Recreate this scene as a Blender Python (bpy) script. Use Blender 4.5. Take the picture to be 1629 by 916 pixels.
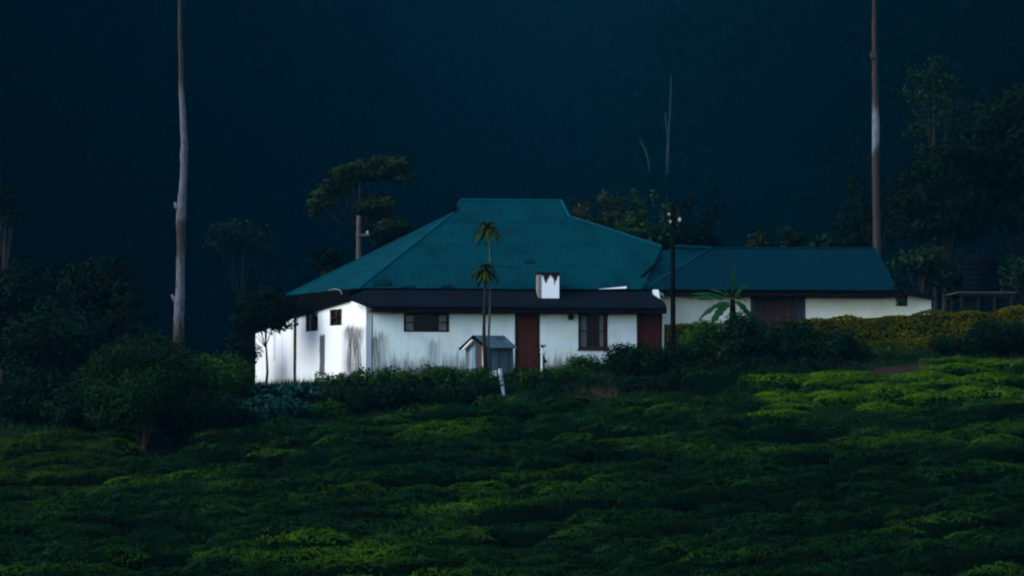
import bpy, math, random
import numpy as np
from mathutils import Vector

random.seed(7)
RNG = np.random.default_rng(7)
for o in list(bpy.data.objects):
    bpy.data.objects.remove(o, do_unlink=True)
SC = bpy.context.scene
COL = SC.collection
R = math.radians

# ------------------------------------------------------------------ camera
F = 3780.0                      # focal length in photo pixels (photo 1629 x 916)
CX, CY, HOR = 814.5, 458.0, 700.0
PITCH = math.atan((HOR - CY) / F)
cam_d = bpy.data.cameras.new("camera")
cam = bpy.data.objects.new("camera", cam_d)
COL.objects.link(cam)
cam.location = (0, 0, 0)
cam.rotation_euler = (math.pi / 2 + PITCH, 0, 0)
cam_d.sensor_width = 36.0
cam_d.lens = 36.0 * F / 1629.0
cam_d.clip_start = 0.5
cam_d.clip_end = 5000
SC.camera = cam

# ------------------------------------------------------------------ sky and light
SUN_EL, SUN_AZ = 30.0, -66.0     # azimuth measured from the camera's back, to the left
world = bpy.data.worlds.new("World")
SC.world = world
world.use_nodes = True
wn = world.node_tree
wn.nodes.clear()
w_out = wn.nodes.new("ShaderNodeOutputWorld")
w_bg = wn.nodes.new("ShaderNodeBackground")
w_sky = wn.nodes.new("ShaderNodeTexSky")
w_sky.sky_type = 'NISHITA'
w_sky.sun_disc = False
w_sky.sun_elevation = R(SUN_EL)
w_sky.ozone_density = 3.0
w_sky.air_density = 1.0
w_sky.dust_density = 0.6
w_bg.inputs["Strength"].default_value = 0.11
wn.links.new(w_sky.outputs[0], w_bg.inputs["Color"])
wn.links.new(w_bg.outputs[0], w_out.inputs["Surface"])
# direction towards the sun (behind the camera to the left)
sd = Vector((math.sin(R(SUN_AZ)) * math.cos(R(SUN_EL)), -math.cos(R(SUN_AZ)) * math.cos(R(SUN_EL)), math.sin(R(SUN_EL))))
w_sky.sun_rotation = math.atan2(sd.x, sd.y)
sun_d = bpy.data.lights.new("sun", 'SUN')
sun_d.energy = 1.2
sun_d.angle = R(45)
sun_d.color = (1.0, 0.985, 0.95)
sun = bpy.data.objects.new("sun", sun_d)
COL.objects.link(sun)
sun.location = (-40, 20, 60)
sun.rotation_euler = (-sd).to_track_quat('-Z', 'Y').to_euler()

SC.render.engine = 'CYCLES'
SC.cycles.use_denoising = True
SC.cycles.max_bounces = 4
SC.cycles.diffuse_bounces = 1
SC.cycles.glossy_bounces = 2
SC.cycles.volume_bounces = 0
SC.cycles.use_adaptive_sampling = True
SC.cycles.adaptive_threshold = 0.02
SC.cycles.transparent_max_bounces = 8
SC.cycles.filter_width = 2.2
SC.view_settings.view_transform = 'Standard'
SC.view_settings.look = 'None'
SC.view_settings.exposure = 1.35
SC.view_settings.gamma = 1.0
SC.view_settings.use_curve_mapping = False

# ------------------------------------------------------------------ geometry helpers
cp, sp = math.cos(PITCH), math.sin(PITCH)

def ray(px, py):
    u, v = (px - CX) / F, (CY - py) / F
    return Vector((u, cp - v * sp, sp + v * cp))

def P(px, py, Y):
    d = ray(px, py)
    return d * (Y / d.y)

def hit(px, py, p0, n):
    d = ray(px, py)
    return d * (p0.dot(n) / d.dot(n))

_ty = np.array([-90, -20, 0, 15, 35, 47, 57, 87.5, 89, 108, 125, 160, 220, 300, 420, 650, 950, 1250, 1900.])
_tz = np.array([5, -1.4, -1.7, -4, -7.3, -6.2, -3.75, 2.45, 2.6, 2.6, 0.2, -8, -13, -9, 18, 95, 215, 262, 265.])
_gy = np.arange(-90, 1900, 0.5)
_gz = np.interp(_gy, _ty, _tz)
_k = np.ones(7) / 7.0
_gz[5:-5] = np.convolve(_gz, _k, 'same')[5:-5]
_kb = np.ones(81) / 81.0
_gb = _gz.copy()
_gb[45:-45] = np.convolve(_gz, _kb, 'same')[45:-45]
_far = np.clip((_gy - 150) / 60, 0, 1)
_gz = _gz * (1 - _far) + _gb * _far

def hgt(x, y):
    x = np.asarray(x, float); y = np.asarray(y, float)
    flank = np.clip((np.abs(x + 4.0) - 14.0) / 34.0, 0, 1)  # side spurs shaped to come nearer, so less haze leaves the sides darker
    flank = flank * flank * (3 - 2 * flank) * np.clip((y - 118) / 40, 0, 1)
    z = np.interp(np.minimum(y + 290 * flank, np.maximum(y, 930)), _gy, _gz)
    near = np.clip((y - 45) / 25, 0, 1) * np.clip((160 - y) / 50, 0, 1)
    tilt = np.where(x > 0, 0.058 * np.clip(x, 0, 34), 0.03 * np.clip(x, -40, 0) + 0.07 * np.clip(x + 5.0, -6.0, 0))
    z = z + near * tilt
    z = z + near * (0.07 * np.sin(x * 0.9 + 0.6 * y) + 0.06 * np.sin(x * 0.37 - y * 0.71 + 1.3))
    far = np.clip((y - 250) / 150, 0, 1)
    z = z + far * (9 * np.sin(x * 0.021 + 0.8 + y * 0.006) + 4 * np.sin(x * 0.05 + y * 0.017))
    return z

def gz(x, y):
    return float(hgt(x, y))

def GP(px, Y):
    X = (px - CX) / F * (Y / cp) * 1.0
    d = ray(px, 600.0)
    X = d.x * Y / d.y
    return Vector((X, Y, gz(X, Y)))

class Frame:
    """vertical plane frame: x along the wall, y into the building, z up"""
    def __init__(s, origin, ang):
        s.o = Vector(origin)
        s.ex = Vector((math.cos(ang), math.sin(ang), 0))
        s.ey = Vector((-math.sin(ang), math.cos(ang), 0))
        s.ez = Vector((0, 0, 1))
    def w(s, v):
        return s.o + s.ex * v[0] + s.ey * v[1] + s.ez * v[2]
    def loc(s, p):
        q = Vector(p) - s.o
        return Vector((q.dot(s.ex), q.dot(s.ey), q.z))
    def hit(s, px, py, yl=0.0):
        return s.loc(hit(px, py, s.o + s.ey * yl, s.ey))
ID = Frame((0, 0, 0), 0)

def mesh_np(name, V, Q, mats, tint=None, mi=None, smooth=False):
    """V (n,3), Q (m,4) or (m,3) index arrays"""
    me = bpy.data.meshes.new(name)
    V = np.ascontiguousarray(V, np.float32); Q = np.ascontiguousarray(Q, np.int32)
    k = Q.shape[1]
    me.vertices.add(len(V)); me.vertices.foreach_set("co", V.ravel())
    me.loops.add(Q.size); me.loops.foreach_set("vertex_index", Q.ravel())
    me.polygons.add(len(Q))
    me.polygons.foreach_set("loop_start", np.arange(0, Q.size, k, dtype=np.int32))
    try:
        me.polygons.foreach_set("loop_total", np.full(len(Q), k, np.int32))
    except Exception:
        pass
    for m in (mats if isinstance(mats, (list, tuple)) else [mats]):
        me.materials.append(m)
    if mi is not None:
        me.polygons.foreach_set("material_index", np.ascontiguousarray(mi, np.int32))
    if smooth:
        me.polygons.foreach_set("use_smooth", np.ones(len(Q), bool))
    if tint is not None:
        a = me.attributes.new("tint", 'FLOAT', 'POINT')
        a.data.foreach_set("value", np.ascontiguousarray(tint, np.float32))
    me.update(calc_edges=True)
    return me

class MB:
    def __init__(s, frame=ID):
        s.f = frame; s.v = []; s.uv = []; s.fc = []
    def add(s, pts, faces, uvs=None, world=False):
        b = len(s.v)
        for i, p in enumerate(pts):
            p = Vector(p)
            q = s.f.loc(p) if world else p
            s.v.append(p if world else s.f.w(p))
            s.uv.append(uvs[i] if uvs else (q.x + q.y, q.z))
        for f in faces:
            s.fc.append([b + i for i in f])
    def box(s, x0, x1, y0, y1, z0, z1):
        p = [(x, y, z) for z in (z0, z1) for y in (y0, y1) for x in (x0, x1)]
        s.add(p, [(0, 2, 3, 1), (4, 5, 7, 6), (0, 1, 5, 4), (2, 6, 7, 3), (0, 4, 6, 2), (1, 3, 7, 5)])
        return s
    def slab(s, pts, off, uvs=None, world=True):
        """a polygon and its copy moved by off, closed"""
        n = len(pts); off = Vector(off)
        if not world:
            pts = [s.f.w(p) for p in pts]
        a = [Vector(p) for p in pts]; b = [p + off for p in a]
        fs = [list(range(n)), list(range(2 * n - 1, n - 1, -1))]
        for i in range(n):
            j = (i + 1) % n
            fs.append([i, i + n, j + n, j])
        s.add(a + b, fs, (uvs + uvs) if uvs else None, world=True)
        return s
    def tube(s, pts, rad, n=8, world=True, cap=True):
        pts = [Vector(p) for p in pts]
        if not world:
            pts = [s.f.w(p) for p in pts]
        if not hasattr(rad, '__len__'):
            rad = [rad] * len(pts)
        ring = []
        for i, p in enumerate(pts):
            t = (pts[min(i + 1, len(pts) - 1)] - pts[max(i - 1, 0)]).normalized()
            a = t.cross(Vector((0.12, 1, 0.05))).normalized()
            b = t.cross(a)
            ring += [p + (a * math.cos(2 * math.pi * k / n) + b * math.sin(2 * math.pi * k / n)) * rad[i] for k in range(n)]
        fs = []
        for i in range(len(pts) - 1):
            for k in range(n):
                j = (k + 1) % n
                fs.append((i * n + k, i * n + j, (i + 1) * n + j, (i + 1) * n + k))
        if cap:
            fs.append(list(range(n - 1, -1, -1))); m = (len(pts) - 1) * n
            fs.append([m + k for k in range(n)])
        s.add(ring, fs, world=True)
        return s
    def build(s, name, mat, parent=None, origin=None, smooth=False):
        o0 = Vector(origin) if origin is not None else (ROOT[parent.name] if parent else Vector((0, 0, 0)))
        me = bpy.data.meshes.new(name)
        me.from_pydata([tuple(v - o0) for v in s.v], [], s.fc)
        me.materials.append(mat)
        uv = me.uv_layers.new(name="UVMap")
        li = np.zeros(len(me.loops), np.int32); me.loops.foreach_get("vertex_index", li)
        uv.data.foreach_set("uv", np.array(s.uv, np.float32)[li].ravel())
        if smooth:
            me.polygons.foreach_set("use_smooth", np.ones(len(me.polygons), bool))
        me.update()
        return link(name, me, parent, o0 if parent is None else None, o0)

ROOT = {}
def link(name, me, parent=None, loc=None, worigin=None):
    o = bpy.data.objects.new(name, me)
    COL.objects.link(o)
    if parent is not None:
        o.parent = parent
        ROOT[o.name] = ROOT[parent.name]
    else:
        if loc is not None:
            o.location = loc
        ROOT[o.name] = Vector(worigin if worigin is not None else (loc or (0, 0, 0)))
    return o

def tag(o, label, cat, group=None):
    o["label"] = label; o["category"] = cat
    if group:
        o["group"] = group
    return o

def thing(name, loc, label, cat, group=None):
    o = link(name, None, None, Vector(loc), Vector(loc))
    o.empty_display_size = 0.3
    return tag(o, label, cat, group)

# ------------------------------------------------------------------ materials
def mat(name, base=(0.5, 0.5, 0.5), rough=0.8, spec=0.3):
    m = bpy.data.materials.new(name); m.use_nodes = True
    b = m.node_tree.nodes["Principled BSDF"]
    b.inputs["Base Color"].default_value = (*base, 1)
    b.inputs["Roughness"].default_value = rough
    b.inputs["Specular IOR Level"].default_value = spec
    return m, m.node_tree, b

def N(t, typ, **kw):
    n = t.nodes.new(typ)
    for k, v in kw.items():
        setattr(n, k, v)
    return n

def setin(n, **kw):
    for k, v in kw.items():
        n.inputs[k.replace('_', ' ')].default_value = v

def ramp(t, fac, stops):
    r = N(t, "ShaderNodeValToRGB")
    e = r.color_ramp.elements
    while len(e) < len(stops):
        e.new(0.5)
    for i, (p, c) in enumerate(stops):
        e[i].position = p; e[i].color = (*c, 1)
    t.links.new(fac, r.inputs[0])
    return r.outputs[0]

def noise(t, scale, detail=4, rough=0.55, vec=None, dist=0.0):
    n = N(t, "ShaderNodeTexNoise")
    setin(n, Scale=scale, Detail=detail, Roughness=rough, Distortion=dist)
    if vec is not None:
        t.links.new(vec, n.inputs["Vector"])
    return n.outputs["Fac"]

def math_(t, op, a, b=None, clamp=False):
    n = N(t, "ShaderNodeMath", operation=op, use_clamp=clamp)
    for i, x in enumerate((a, b)):
        if x is None:
            continue
        if isinstance(x, (int, float)):
            n.inputs[i].default_value = x
        else:
            t.links.new(x, n.inputs[i])
    return n.outputs[0]

def mixc(t, fac, a, b):
    n = N(t, "ShaderNodeMix", data_type='RGBA')
    if isinstance(fac, (int, float)):
        n.inputs[0].default_value = fac
    else:
        t.links.new(fac, n.inputs[0])
    for i, x in ((6, a), (7, b)):
        if isinstance(x, tuple):
            n.inputs[i].default_value = (*x, 1)
        else:
            t.links.new(x, n.inputs[i])
    return n.outputs[2]

def bump(t, b, height, strength=0.3, dist=0.02):
    n = N(t, "ShaderNodeBump"); setin(n, Strength=strength, Distance=dist)
    t.links.new(height, n.inputs["Height"])
    t.links.new(n.outputs[0], b.inputs["Normal"])

def vec_scale(t, src, sc):
    m = N(t, "ShaderNodeMapping"); m.inputs["Scale"].default_value = sc
    t.links.new(src, m.inputs["Vector"])
    return m.outputs[0]

def smooth(t, v, lo, hi):
    n = N(t, "ShaderNodeMapRange", interpolation_type='SMOOTHSTEP')
    t.links.new(v, n.inputs[0]); n.inputs[1].default_value = lo; n.inputs[2].default_value = hi
    return n.outputs[0]

def leaf_mat(name, dark, mid, light, patch=None, patch_scale=0.3, rough=0.6, spec=0.02):
    m, t, b = mat(name, mid, rough, spec)
    a = N(t, "ShaderNodeAttribute", attribute_name="tint")
    oi = N(t, "ShaderNodeObjectInfo")
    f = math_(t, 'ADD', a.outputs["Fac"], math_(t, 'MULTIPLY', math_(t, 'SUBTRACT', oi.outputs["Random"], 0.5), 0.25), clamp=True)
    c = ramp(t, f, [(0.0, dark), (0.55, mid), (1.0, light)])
    if patch:
        g = N(t, "ShaderNodeNewGeometry")
        n = noise(t, patch_scale, 2, 0.5, vec_scale(t, g.outputs["Position"], (0.6, 1, 1)))
        k = math_(t, 'MULTIPLY', smooth(t, n, 0.50, 0.72), smooth(t, f, 0.2, 0.6))
        c = mixc(t, k, c, patch)
    t.links.new(c, b.inputs["Base Color"])
    return m

M = {}
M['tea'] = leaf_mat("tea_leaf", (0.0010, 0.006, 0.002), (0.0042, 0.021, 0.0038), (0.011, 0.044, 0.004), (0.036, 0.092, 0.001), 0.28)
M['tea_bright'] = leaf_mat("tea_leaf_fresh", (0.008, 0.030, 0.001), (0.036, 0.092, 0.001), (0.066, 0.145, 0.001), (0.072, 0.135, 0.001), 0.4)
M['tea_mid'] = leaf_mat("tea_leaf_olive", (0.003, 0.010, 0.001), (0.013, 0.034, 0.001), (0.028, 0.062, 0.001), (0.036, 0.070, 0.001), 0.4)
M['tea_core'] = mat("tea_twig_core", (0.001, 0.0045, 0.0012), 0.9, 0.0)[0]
M['bush'] = leaf_mat("shrub_leaf", (0.0016, 0.008, 0.001), (0.009, 0.032, 0.0025), (0.026, 0.068, 0.004))
M['bush_dark'] = leaf_mat("dark_shrub_leaf", (0.0006, 0.0035, 0.001), (0.0018, 0.010, 0.003), (0.005, 0.023, 0.006))
M['bush_mid'] = leaf_mat("dull_shrub_leaf", (0.001, 0.0055, 0.001), (0.0045, 0.019, 0.0025), (0.013, 0.044, 0.005))
M['bush_blue'] = leaf_mat("bluish_broad_leaf", (0.002, 0.010, 0.008), (0.006, 0.030, 0.023), (0.018, 0.065, 0.045))
M['hedge'] = leaf_mat("olive_hedge_leaf", (0.010, 0.013, 0.001), (0.044, 0.048, 0.001), (0.11, 0.092, 0.002))
M['tree_dark'] = leaf_mat("dark_tree_leaf", (0.0004, 0.002, 0.001), (0.0012, 0.0055, 0.0025), (0.004, 0.014, 0.005))
M['tree_green'] = leaf_mat("tree_leaf", (0.002, 0.008, 0.005), (0.006, 0.020, 0.008), (0.018, 0.040, 0.011))
M['tree_olive'] = leaf_mat("olive_tree_leaf", (0.004, 0.008, 0.003), (0.016, 0.022, 0.006), (0.045, 0.046, 0.008))
M['forest'] = leaf_mat("far_forest_leaf", (0.0001, 0.0014, 0.0018), (0.0004, 0.0052, 0.0068), (0.001, 0.0095, 0.0115), spec=0.0)
M['umbrella'] = leaf_mat("umbrella_tree_leaf", (0.002, 0.007, 0.004), (0.012, 0.024, 0.007), (0.036, 0.050, 0.010))
M['grass'] = leaf_mat("grass_blade", (0.003, 0.010, 0.004), (0.008, 0.024, 0.007), (0.026, 0.036, 0.012))
M['straw'] = leaf_mat("dry_grass_blade", (0.02, 0.018, 0.008), (0.045, 0.038, 0.016), (0.09, 0.075, 0.035))
M['palm'] = leaf_mat("strap_leaf", (0.004, 0.012, 0.004), (0.016, 0.038, 0.006), (0.050, 0.075, 0.010))
M['banana'] = leaf_mat("banana_leaf_green", (0.002, 0.012, 0.004), (0.005, 0.030, 0.009), (0.013, 0.055, 0.016))

def bark_mat(name, a, b_, scale=3.0):
    m, t, b = mat(name, a, 0.85, 0.2)
    tc = N(t, "ShaderNodeTexCoord")
    n = noise(t, scale, 6, 0.65, vec_scale(t, tc.outputs["Object"], (1.6, 1.6, 0.5)))
    t.links.new(ramp(t, n, [(0.32, b_), (0.62, a)]), b.inputs["Base Color"])
    n2 = noise(t, scale * 6, 5, 0.7, vec_scale(t, tc.outputs["Object"], (1.6, 1.6, 0.3)))
    bump(t, b, n2, 0.5, 0.03)
    return m
M['bark'] = bark_mat("brown_bark", (0.014, 0.011, 0.009), (0.006, 0.005, 0.004))
M['bark_red'] = bark_mat("reddish_bark", (0.045, 0.020, 0.012), (0.016, 0.009, 0.006))
M['bark_grey'] = bark_mat("grey_bark", (0.085, 0.08, 0.075), (0.03, 0.028, 0.025))
M['bark_hazed'] = bark_mat("haze_tinted_bleached_bark", (0.014, 0.028, 0.042), (0.007, 0.014, 0.022))  # pale dead wood with the distance haze mixed into its colour as blue
M['bark_far'] = mat("far_dark_bark", (0.001, 0.003, 0.004), 0.9, 0.0)[0]

def tall_bark(name, bands, brown, pale):
    """pale bark shed in places along the trunk: bands = [(z0,z1)] in metres above the foot"""
    m, t, b = mat(name, brown, 0.8, 0.2)
    tc = N(t, "ShaderNodeTexCoord")
    sx = N(t, "ShaderNodeSeparateXYZ"); t.links.new(tc.outputs["Object"], sx.inputs[0])
    n = noise(t, 2.2, 6, 0.7, vec_scale(t, tc.outputs["Object"], (2.2, 2.2, 0.35)))
    z = math_(t, 'ADD', sx.outputs[2], math_(t, 'MULTIPLY', math_(t, 'SUBTRACT', n, 0.5), 3.0))
    k = None
    for z0, z1 in bands:
        s = math_(t, 'MULTIPLY', smooth(t, z, z0 - 0.5, z0 + 0.2), math_(t, 'SUBTRACT', 1.0, smooth(t, z, z1 - 0.3, z1 + 0.6)))
        k = s if k is None else math_(t, 'MAXIMUM', k, s)
    n2 = noise(t, 7, 6, 0.7, vec_scale(t, tc.outputs["Object"], (1.8, 1.8, 0.4)))
    kk = math_(t, 'MULTIPLY', k, smooth(t, n2, 0.3, 0.55))
    dark = ramp(t, n2, [(0.35, tuple(c * 0.45 for c in brown)), (0.65, brown)])
    t.links.new(mixc(t, kk, dark, pale), b.inputs["Base Color"])
    bump(t, b, n2, 0.5, 0.03)
    return m

def wall_mat(name, base, stains=(), dirt_z=None, streak=0.35, blotch=0.5):
    """limewash: UV in metres on the wall; stains = (u, v0, v1, halfwidth, softness, strength)"""
    m, t, b = mat(name, base, 0.9, 0.15)
    uv = N(t, "ShaderNodeUVMap")
    sx = N(t, "ShaderNodeSeparateXYZ"); t.links.new(uv.outputs[0], sx.inputs[0])
    u, v = sx.outputs[0], sx.outputs[1]
    n_st = noise(t, 2.6, 6, 0.65, vec_scale(t, uv.outputs[0], (3.0, 0.35, 1)))
    n_bl = noise(t, 1.1, 5, 0.6, uv.outputs[0])
    n_s2 = noise(t, 3.0, 5, 0.7, vec_scale(t, uv.outputs[0], (5.5, 0.25, 1)))
    n_fi = noise(t, 14, 5, 0.7, uv.outputs[0])
    c = mixc(t, math_(t, 'MULTIPLY', smooth(t, n_st, 0.5, 0.75), streak), base, (0.30, 0.32, 0.32))
    c = mixc(t, math_(t, 'MULTIPLY', smooth(t, n_bl, 0.42, 0.7), blotch), c, tuple(x * 0.66 for x in base))
    n_wm = noise(t, 0.7, 4, 0.6, vec_scale(t, uv.outputs[0], (1.0, 1.6, 1)))
    c = mixc(t, math_(t, 'MULTIPLY', smooth(t, n_wm, 0.42, 0.62), 0.55), c, tuple(x * y for x, y in zip(base, (1.02, 0.93, 0.76))))
    k = None
    if dirt_z is not None:
        d = math_(t, 'ADD', v, math_(t, 'MULTIPLY', math_(t, 'SUBTRACT', n_st, 0.5), -1.6))
        k = math_(t, 'SUBTRACT', 1.0, smooth(t, d, dirt_z - 0.25, dirt_z + 0.5))
        k = math_(t, 'MULTIPLY', k, 0.75)
    for (su, v0, v1, hw, soft, st) in stains:
        uu = math_(t, 'ADD', u, math_(t, 'MULTIPLY', math_(t, 'SUBTRACT', n_bl, 0.5), 0.25))
        du = math_(t, 'ABSOLUTE', math_(t, 'SUBTRACT', uu, su))
        a = math_(t, 'SUBTRACT', 1.0, smooth(t, du, hw * (1 - soft), hw * (1 + soft)))
        vv = math_(t, 'ADD', v, math_(t, 'MULTIPLY', math_(t, 'SUBTRACT', n_st, 0.5), 1.2 * soft + 0.15))
        a = math_(t, 'MULTIPLY', a, math_(t, 'SUBTRACT', 1.0, smooth(t, vv, v1 - 0.25 * soft, v1 + 0.1)))
        a = math_(t, 'MULTIPLY', a, smooth(t, v, v0 - 0.05, v0 + 0.1))
        if soft > 0.5:
            a = math_(t, 'MULTIPLY', a, math_(t, 'MULTIPLY', smooth(t, n_st, 0.12, 0.34), math_(t, 'ADD', math_(t, 'MULTIPLY', smooth(t, n_s2, 0.38, 0.54), 0.62), 0.38)))
        a = math_(t, 'MULTIPLY', a, st)
        k = a if k is None else math_(t, 'MAXIMUM', k, a)
    if k is not None:
        c = mixc(t, k, c, (0.035, 0.04, 0.045))
    t.links.new(c, b.inputs["Base Color"])
    bump(t, b, n_fi, 0.25, 0.01)
    return m

def tin_mat(name, base, rust, rust_lo, rust_hi, rough=0.8, pitch=0.13, bump_s=0.22):
    m, t, b = mat(name, base, rough, 0.02)
    uv = N(t, "ShaderNodeUVMap")
    oi = N(t, "ShaderNodeObjectInfo")
    g = N(t, "ShaderNodeNewGeometry")
    sx = N(t, "ShaderNodeSeparateXYZ"); t.links.new(uv.outputs[0], sx.inputs[0])
    w = math_(t, 'SINE', math_(t, 'MULTIPLY', sx.outputs[0], 2 * math.pi / pitch))
    n1 = noise(t, 0.8, 6, 0.65, g.outputs["Position"])
    n2 = noise(t, 2.0, 6, 0.7, vec_scale(t, uv.outputs[0], (3.0, 0.5, 1)))
    fade = math_(t, 'ADD', math_(t, 'ADD', math_(t, 'MULTIPLY', oi.outputs["Random"], 0.25), 0.12), math_(t, 'MULTIPLY', n2, 0.6), clamp=True)
    c = mixc(t, fade, tuple(x * 0.72 for x in base), tuple(min(1, x * 1.3) for x in base))
    k = smooth(t, math_(t, 'ADD', math_(t, 'MULTIPLY', n1, 0.6), math_(t, 'MULTIPLY', n2, 0.4)), rust_lo, rust_hi)
    c = mixc(t, k, c, rust)
    t.links.new(c, b.inputs["Base Color"])
    bump(t, b, w, bump_s, 0.02)
    return m

def wood_mat(name, base, dark, scale=(14, 1.2, 1), rough=0.7):
    m, t, b = mat(name, base, rough, 0.0)
    uv = N(t, "ShaderNodeUVMap")
    oi = N(t, "ShaderNodeObjectInfo")
    n = noise(t, 1.6, 6, 0.65, vec_scale(t, uv.outputs[0], scale))
    f = math_(t, 'ADD', n, math_(t, 'MULTIPLY', math_(t, 'SUBTRACT', oi.outputs["Random"], 0.5), 0.3), clamp=True)
    t.links.new(ramp(t, f, [(0.3, dark), (0.7, base)]), b.inputs["Base Color"])
    bump(t, b, n, 0.2, 0.01)
    return m

M['roof'] = tin_mat("teal_painted_tin", (0.0004, 0.034, 0.044), (0.001, 0.017, 0.023), 0.48, 0.66)
M['roof_patch'] = tin_mat("dark_teal_patch_tin", (0.0008, 0.016, 0.022), (0.004, 0.006, 0.007), 0.5, 0.62)
M['roof_cap'] = tin_mat("pale_ridge_cap", (0.002, 0.046, 0.064), (0.02, 0.04, 0.045), 0.6, 0.7, bump_s=0.0)
M['tin_dark'] = tin_mat("weathered_dark_tin", (0.0035, 0.006, 0.010), (0.009, 0.006, 0.005), 0.5, 0.62)
M['roof_annex'] = tin_mat("blue_teal_tin", (0.0004, 0.016, 0.025), (0.0008, 0.008, 0.012), 0.58, 0.68)
M['tin_brown'] = tin_mat("rusty_brown_tin", (0.007, 0.004, 0.0035), (0.0035, 0.0025, 0.002), 0.45, 0.6)
M['tin_blue'] = tin_mat("grey_blue_tin", (0.045, 0.085, 0.105), (0.022, 0.032, 0.038), 0.46, 0.62, pitch=0.09)
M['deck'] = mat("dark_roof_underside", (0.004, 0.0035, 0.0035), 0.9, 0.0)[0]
M['door'] = wood_mat("red_brown_door_paint", (0.062, 0.019, 0.013), (0.036, 0.011, 0.008))
M['frame'] = wood_mat("dark_brown_frame_paint", (0.046, 0.016, 0.010), (0.020, 0.007, 0.005))
M['plank_red'] = wood_mat("faded_red_plank", (0.075, 0.038, 0.034), (0.03, 0.017, 0.016))
M['plank_grey'] = wood_mat("grey_weathered_plank", (0.05, 0.052, 0.062), (0.018, 0.018, 0.024))
M['plank_white'] = wood_mat("chipped_white_plank", (0.45, 0.5, 0.52), (0.10, 0.12, 0.14))
M['plank_blue'] = wood_mat("chipped_blue_plank", (0.16, 0.34, 0.42), (0.05, 0.08, 0.1))
M['curtain'] = mat("pale_curtain_cloth", (0.6, 0.55, 0.56), 0.9, 0.1)[0]
M['white'] = wood_mat("white_paint", (0.75, 0.76, 0.76), (0.55, 0.56, 0.56))
M['black_plastic'] = mat("black_tank_plastic", (0.0015, 0.0025, 0.005), 0.8, 0.01)[0]
M['iron'] = wood_mat("dark_iron", (0.02, 0.018, 0.018), (0.01, 0.009, 0.009))
M['pole'] = wood_mat("creosoted_pole_wood", (0.005, 0.005, 0.006), (0.0025, 0.0025, 0.003), (14, 1, 1))
M['concrete'] = wood_mat("grey_concrete", (0.22, 0.21, 0.20), (0.12, 0.11, 0.11), (3, 3, 1), 0.9)
M['ceramic'] = mat("white_ceramic", (0.35, 0.37, 0.38), 0.4, 0.3)[0]
def glass_mat():
    m = bpy.data.materials.new("window_glass"); m.use_nodes = True
    t = m.node_tree; t.nodes.clear()
    o = N(t, "ShaderNodeOutputMaterial"); mx = N(t, "ShaderNodeMixShader")
    fr = N(t, "ShaderNodeFresnel"); fr.inputs[0].default_value = 1.5
    tr = N(t, "ShaderNodeBsdfTransparent"); tr.inputs[0].default_value = (0.82, 0.84, 0.84, 1)
    gl = N(t, "ShaderNodeBsdfGlossy"); gl.inputs["Roughness"].default_value = 0.04
    t.links.new(math_(t, 'MULTIPLY', fr.outputs[0], 0.1), mx.inputs[0]); t.links.new(tr.outputs[0], mx.inputs[1]); t.links.new(gl.outputs[0], mx.inputs[2])
    t.links.new(mx.outputs[0], o.inputs[0])
    return m
M['glass'] = glass_mat()

def ground_mat():
    m, t, b = mat("hillside_ground", (0.02, 0.03, 0.012), 0.95, 0.0)
    g = N(t, "ShaderNodeNewGeometry")
    n1 = noise(t, 0.35, 6, 0.6, g.outputs["Position"])
    n2 = noise(t, 3.0, 6, 0.7, g.outputs["Position"])
    n3 = noise(t, 22.0, 4, 0.7, g.outputs["Position"])
    c = ramp(t, n2, [(0.3, (0.002, 0.007, 0.003)), (0.7, (0.006, 0.017, 0.006))])
    soil = ramp(t, n3, [(0.3, (0.010, 0.007, 0.005)), (0.7, (0.028, 0.019, 0.013))])
    k = smooth(t, n1, 0.55, 0.66)
    sp_ = N(t, "ShaderNodeSeparateXYZ"); t.links.new(g.outputs["Position"], sp_.inputs[0])
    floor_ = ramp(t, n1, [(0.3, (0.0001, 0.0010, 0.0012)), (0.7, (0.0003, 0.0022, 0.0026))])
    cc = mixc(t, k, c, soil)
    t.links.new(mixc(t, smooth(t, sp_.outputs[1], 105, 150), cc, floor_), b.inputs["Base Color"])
    bump(t, b, n3, 0.6, 0.05)
    return m
M['ground'] = ground_mat()
M['soil'] = wood_mat("bare_brown_soil", (0.030, 0.018, 0.015), (0.010, 0.007, 0.006), (3, 3, 1), 0.95)

# ------------------------------------------------------------------ ground (one sheet, hill included)
def axis(parts):
    a = []
    for lo, hi, st in parts:
        a += list(np.arange(lo, hi, st))
    return np.array(a + [parts[-1][1]])
gx = axis([(-1100, -200, 45), (-200, -60, 7), (-60, -26, 2.0), (-26, 27, 0.6), (27, 60, 2.0), (60, 200, 7), (200, 1100, 45)])
gy_ = axis([(-90, 40, 5), (40, 110, 0.6), (110, 240, 3), (240, 1000, 8), (1000, 1900, 60)])
XX, YY = np.meshgrid(gx, gy_)
V = np.stack([XX.ravel(), YY.ravel(), hgt(XX, YY).ravel()], 1)
nx, ny = len(gx), len(gy_)
ii, jj = np.meshgrid(np.arange(nx - 1), np.arange(ny - 1))
i0 = (jj * nx + ii).ravel()
Q = np.stack([i0, i0 + 1, i0 + nx + 1, i0 + nx], 1)
g_o = link("ground", mesh_np("ground", V, Q, M['ground'], smooth=True))
g_o["kind"] = "structure"

# ------------------------------------------------------------------ foliage helpers
def unit(n):
    v = RNG.normal(size=(n, 3))
    return v / np.linalg.norm(v, axis=1, keepdims=True)

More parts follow.
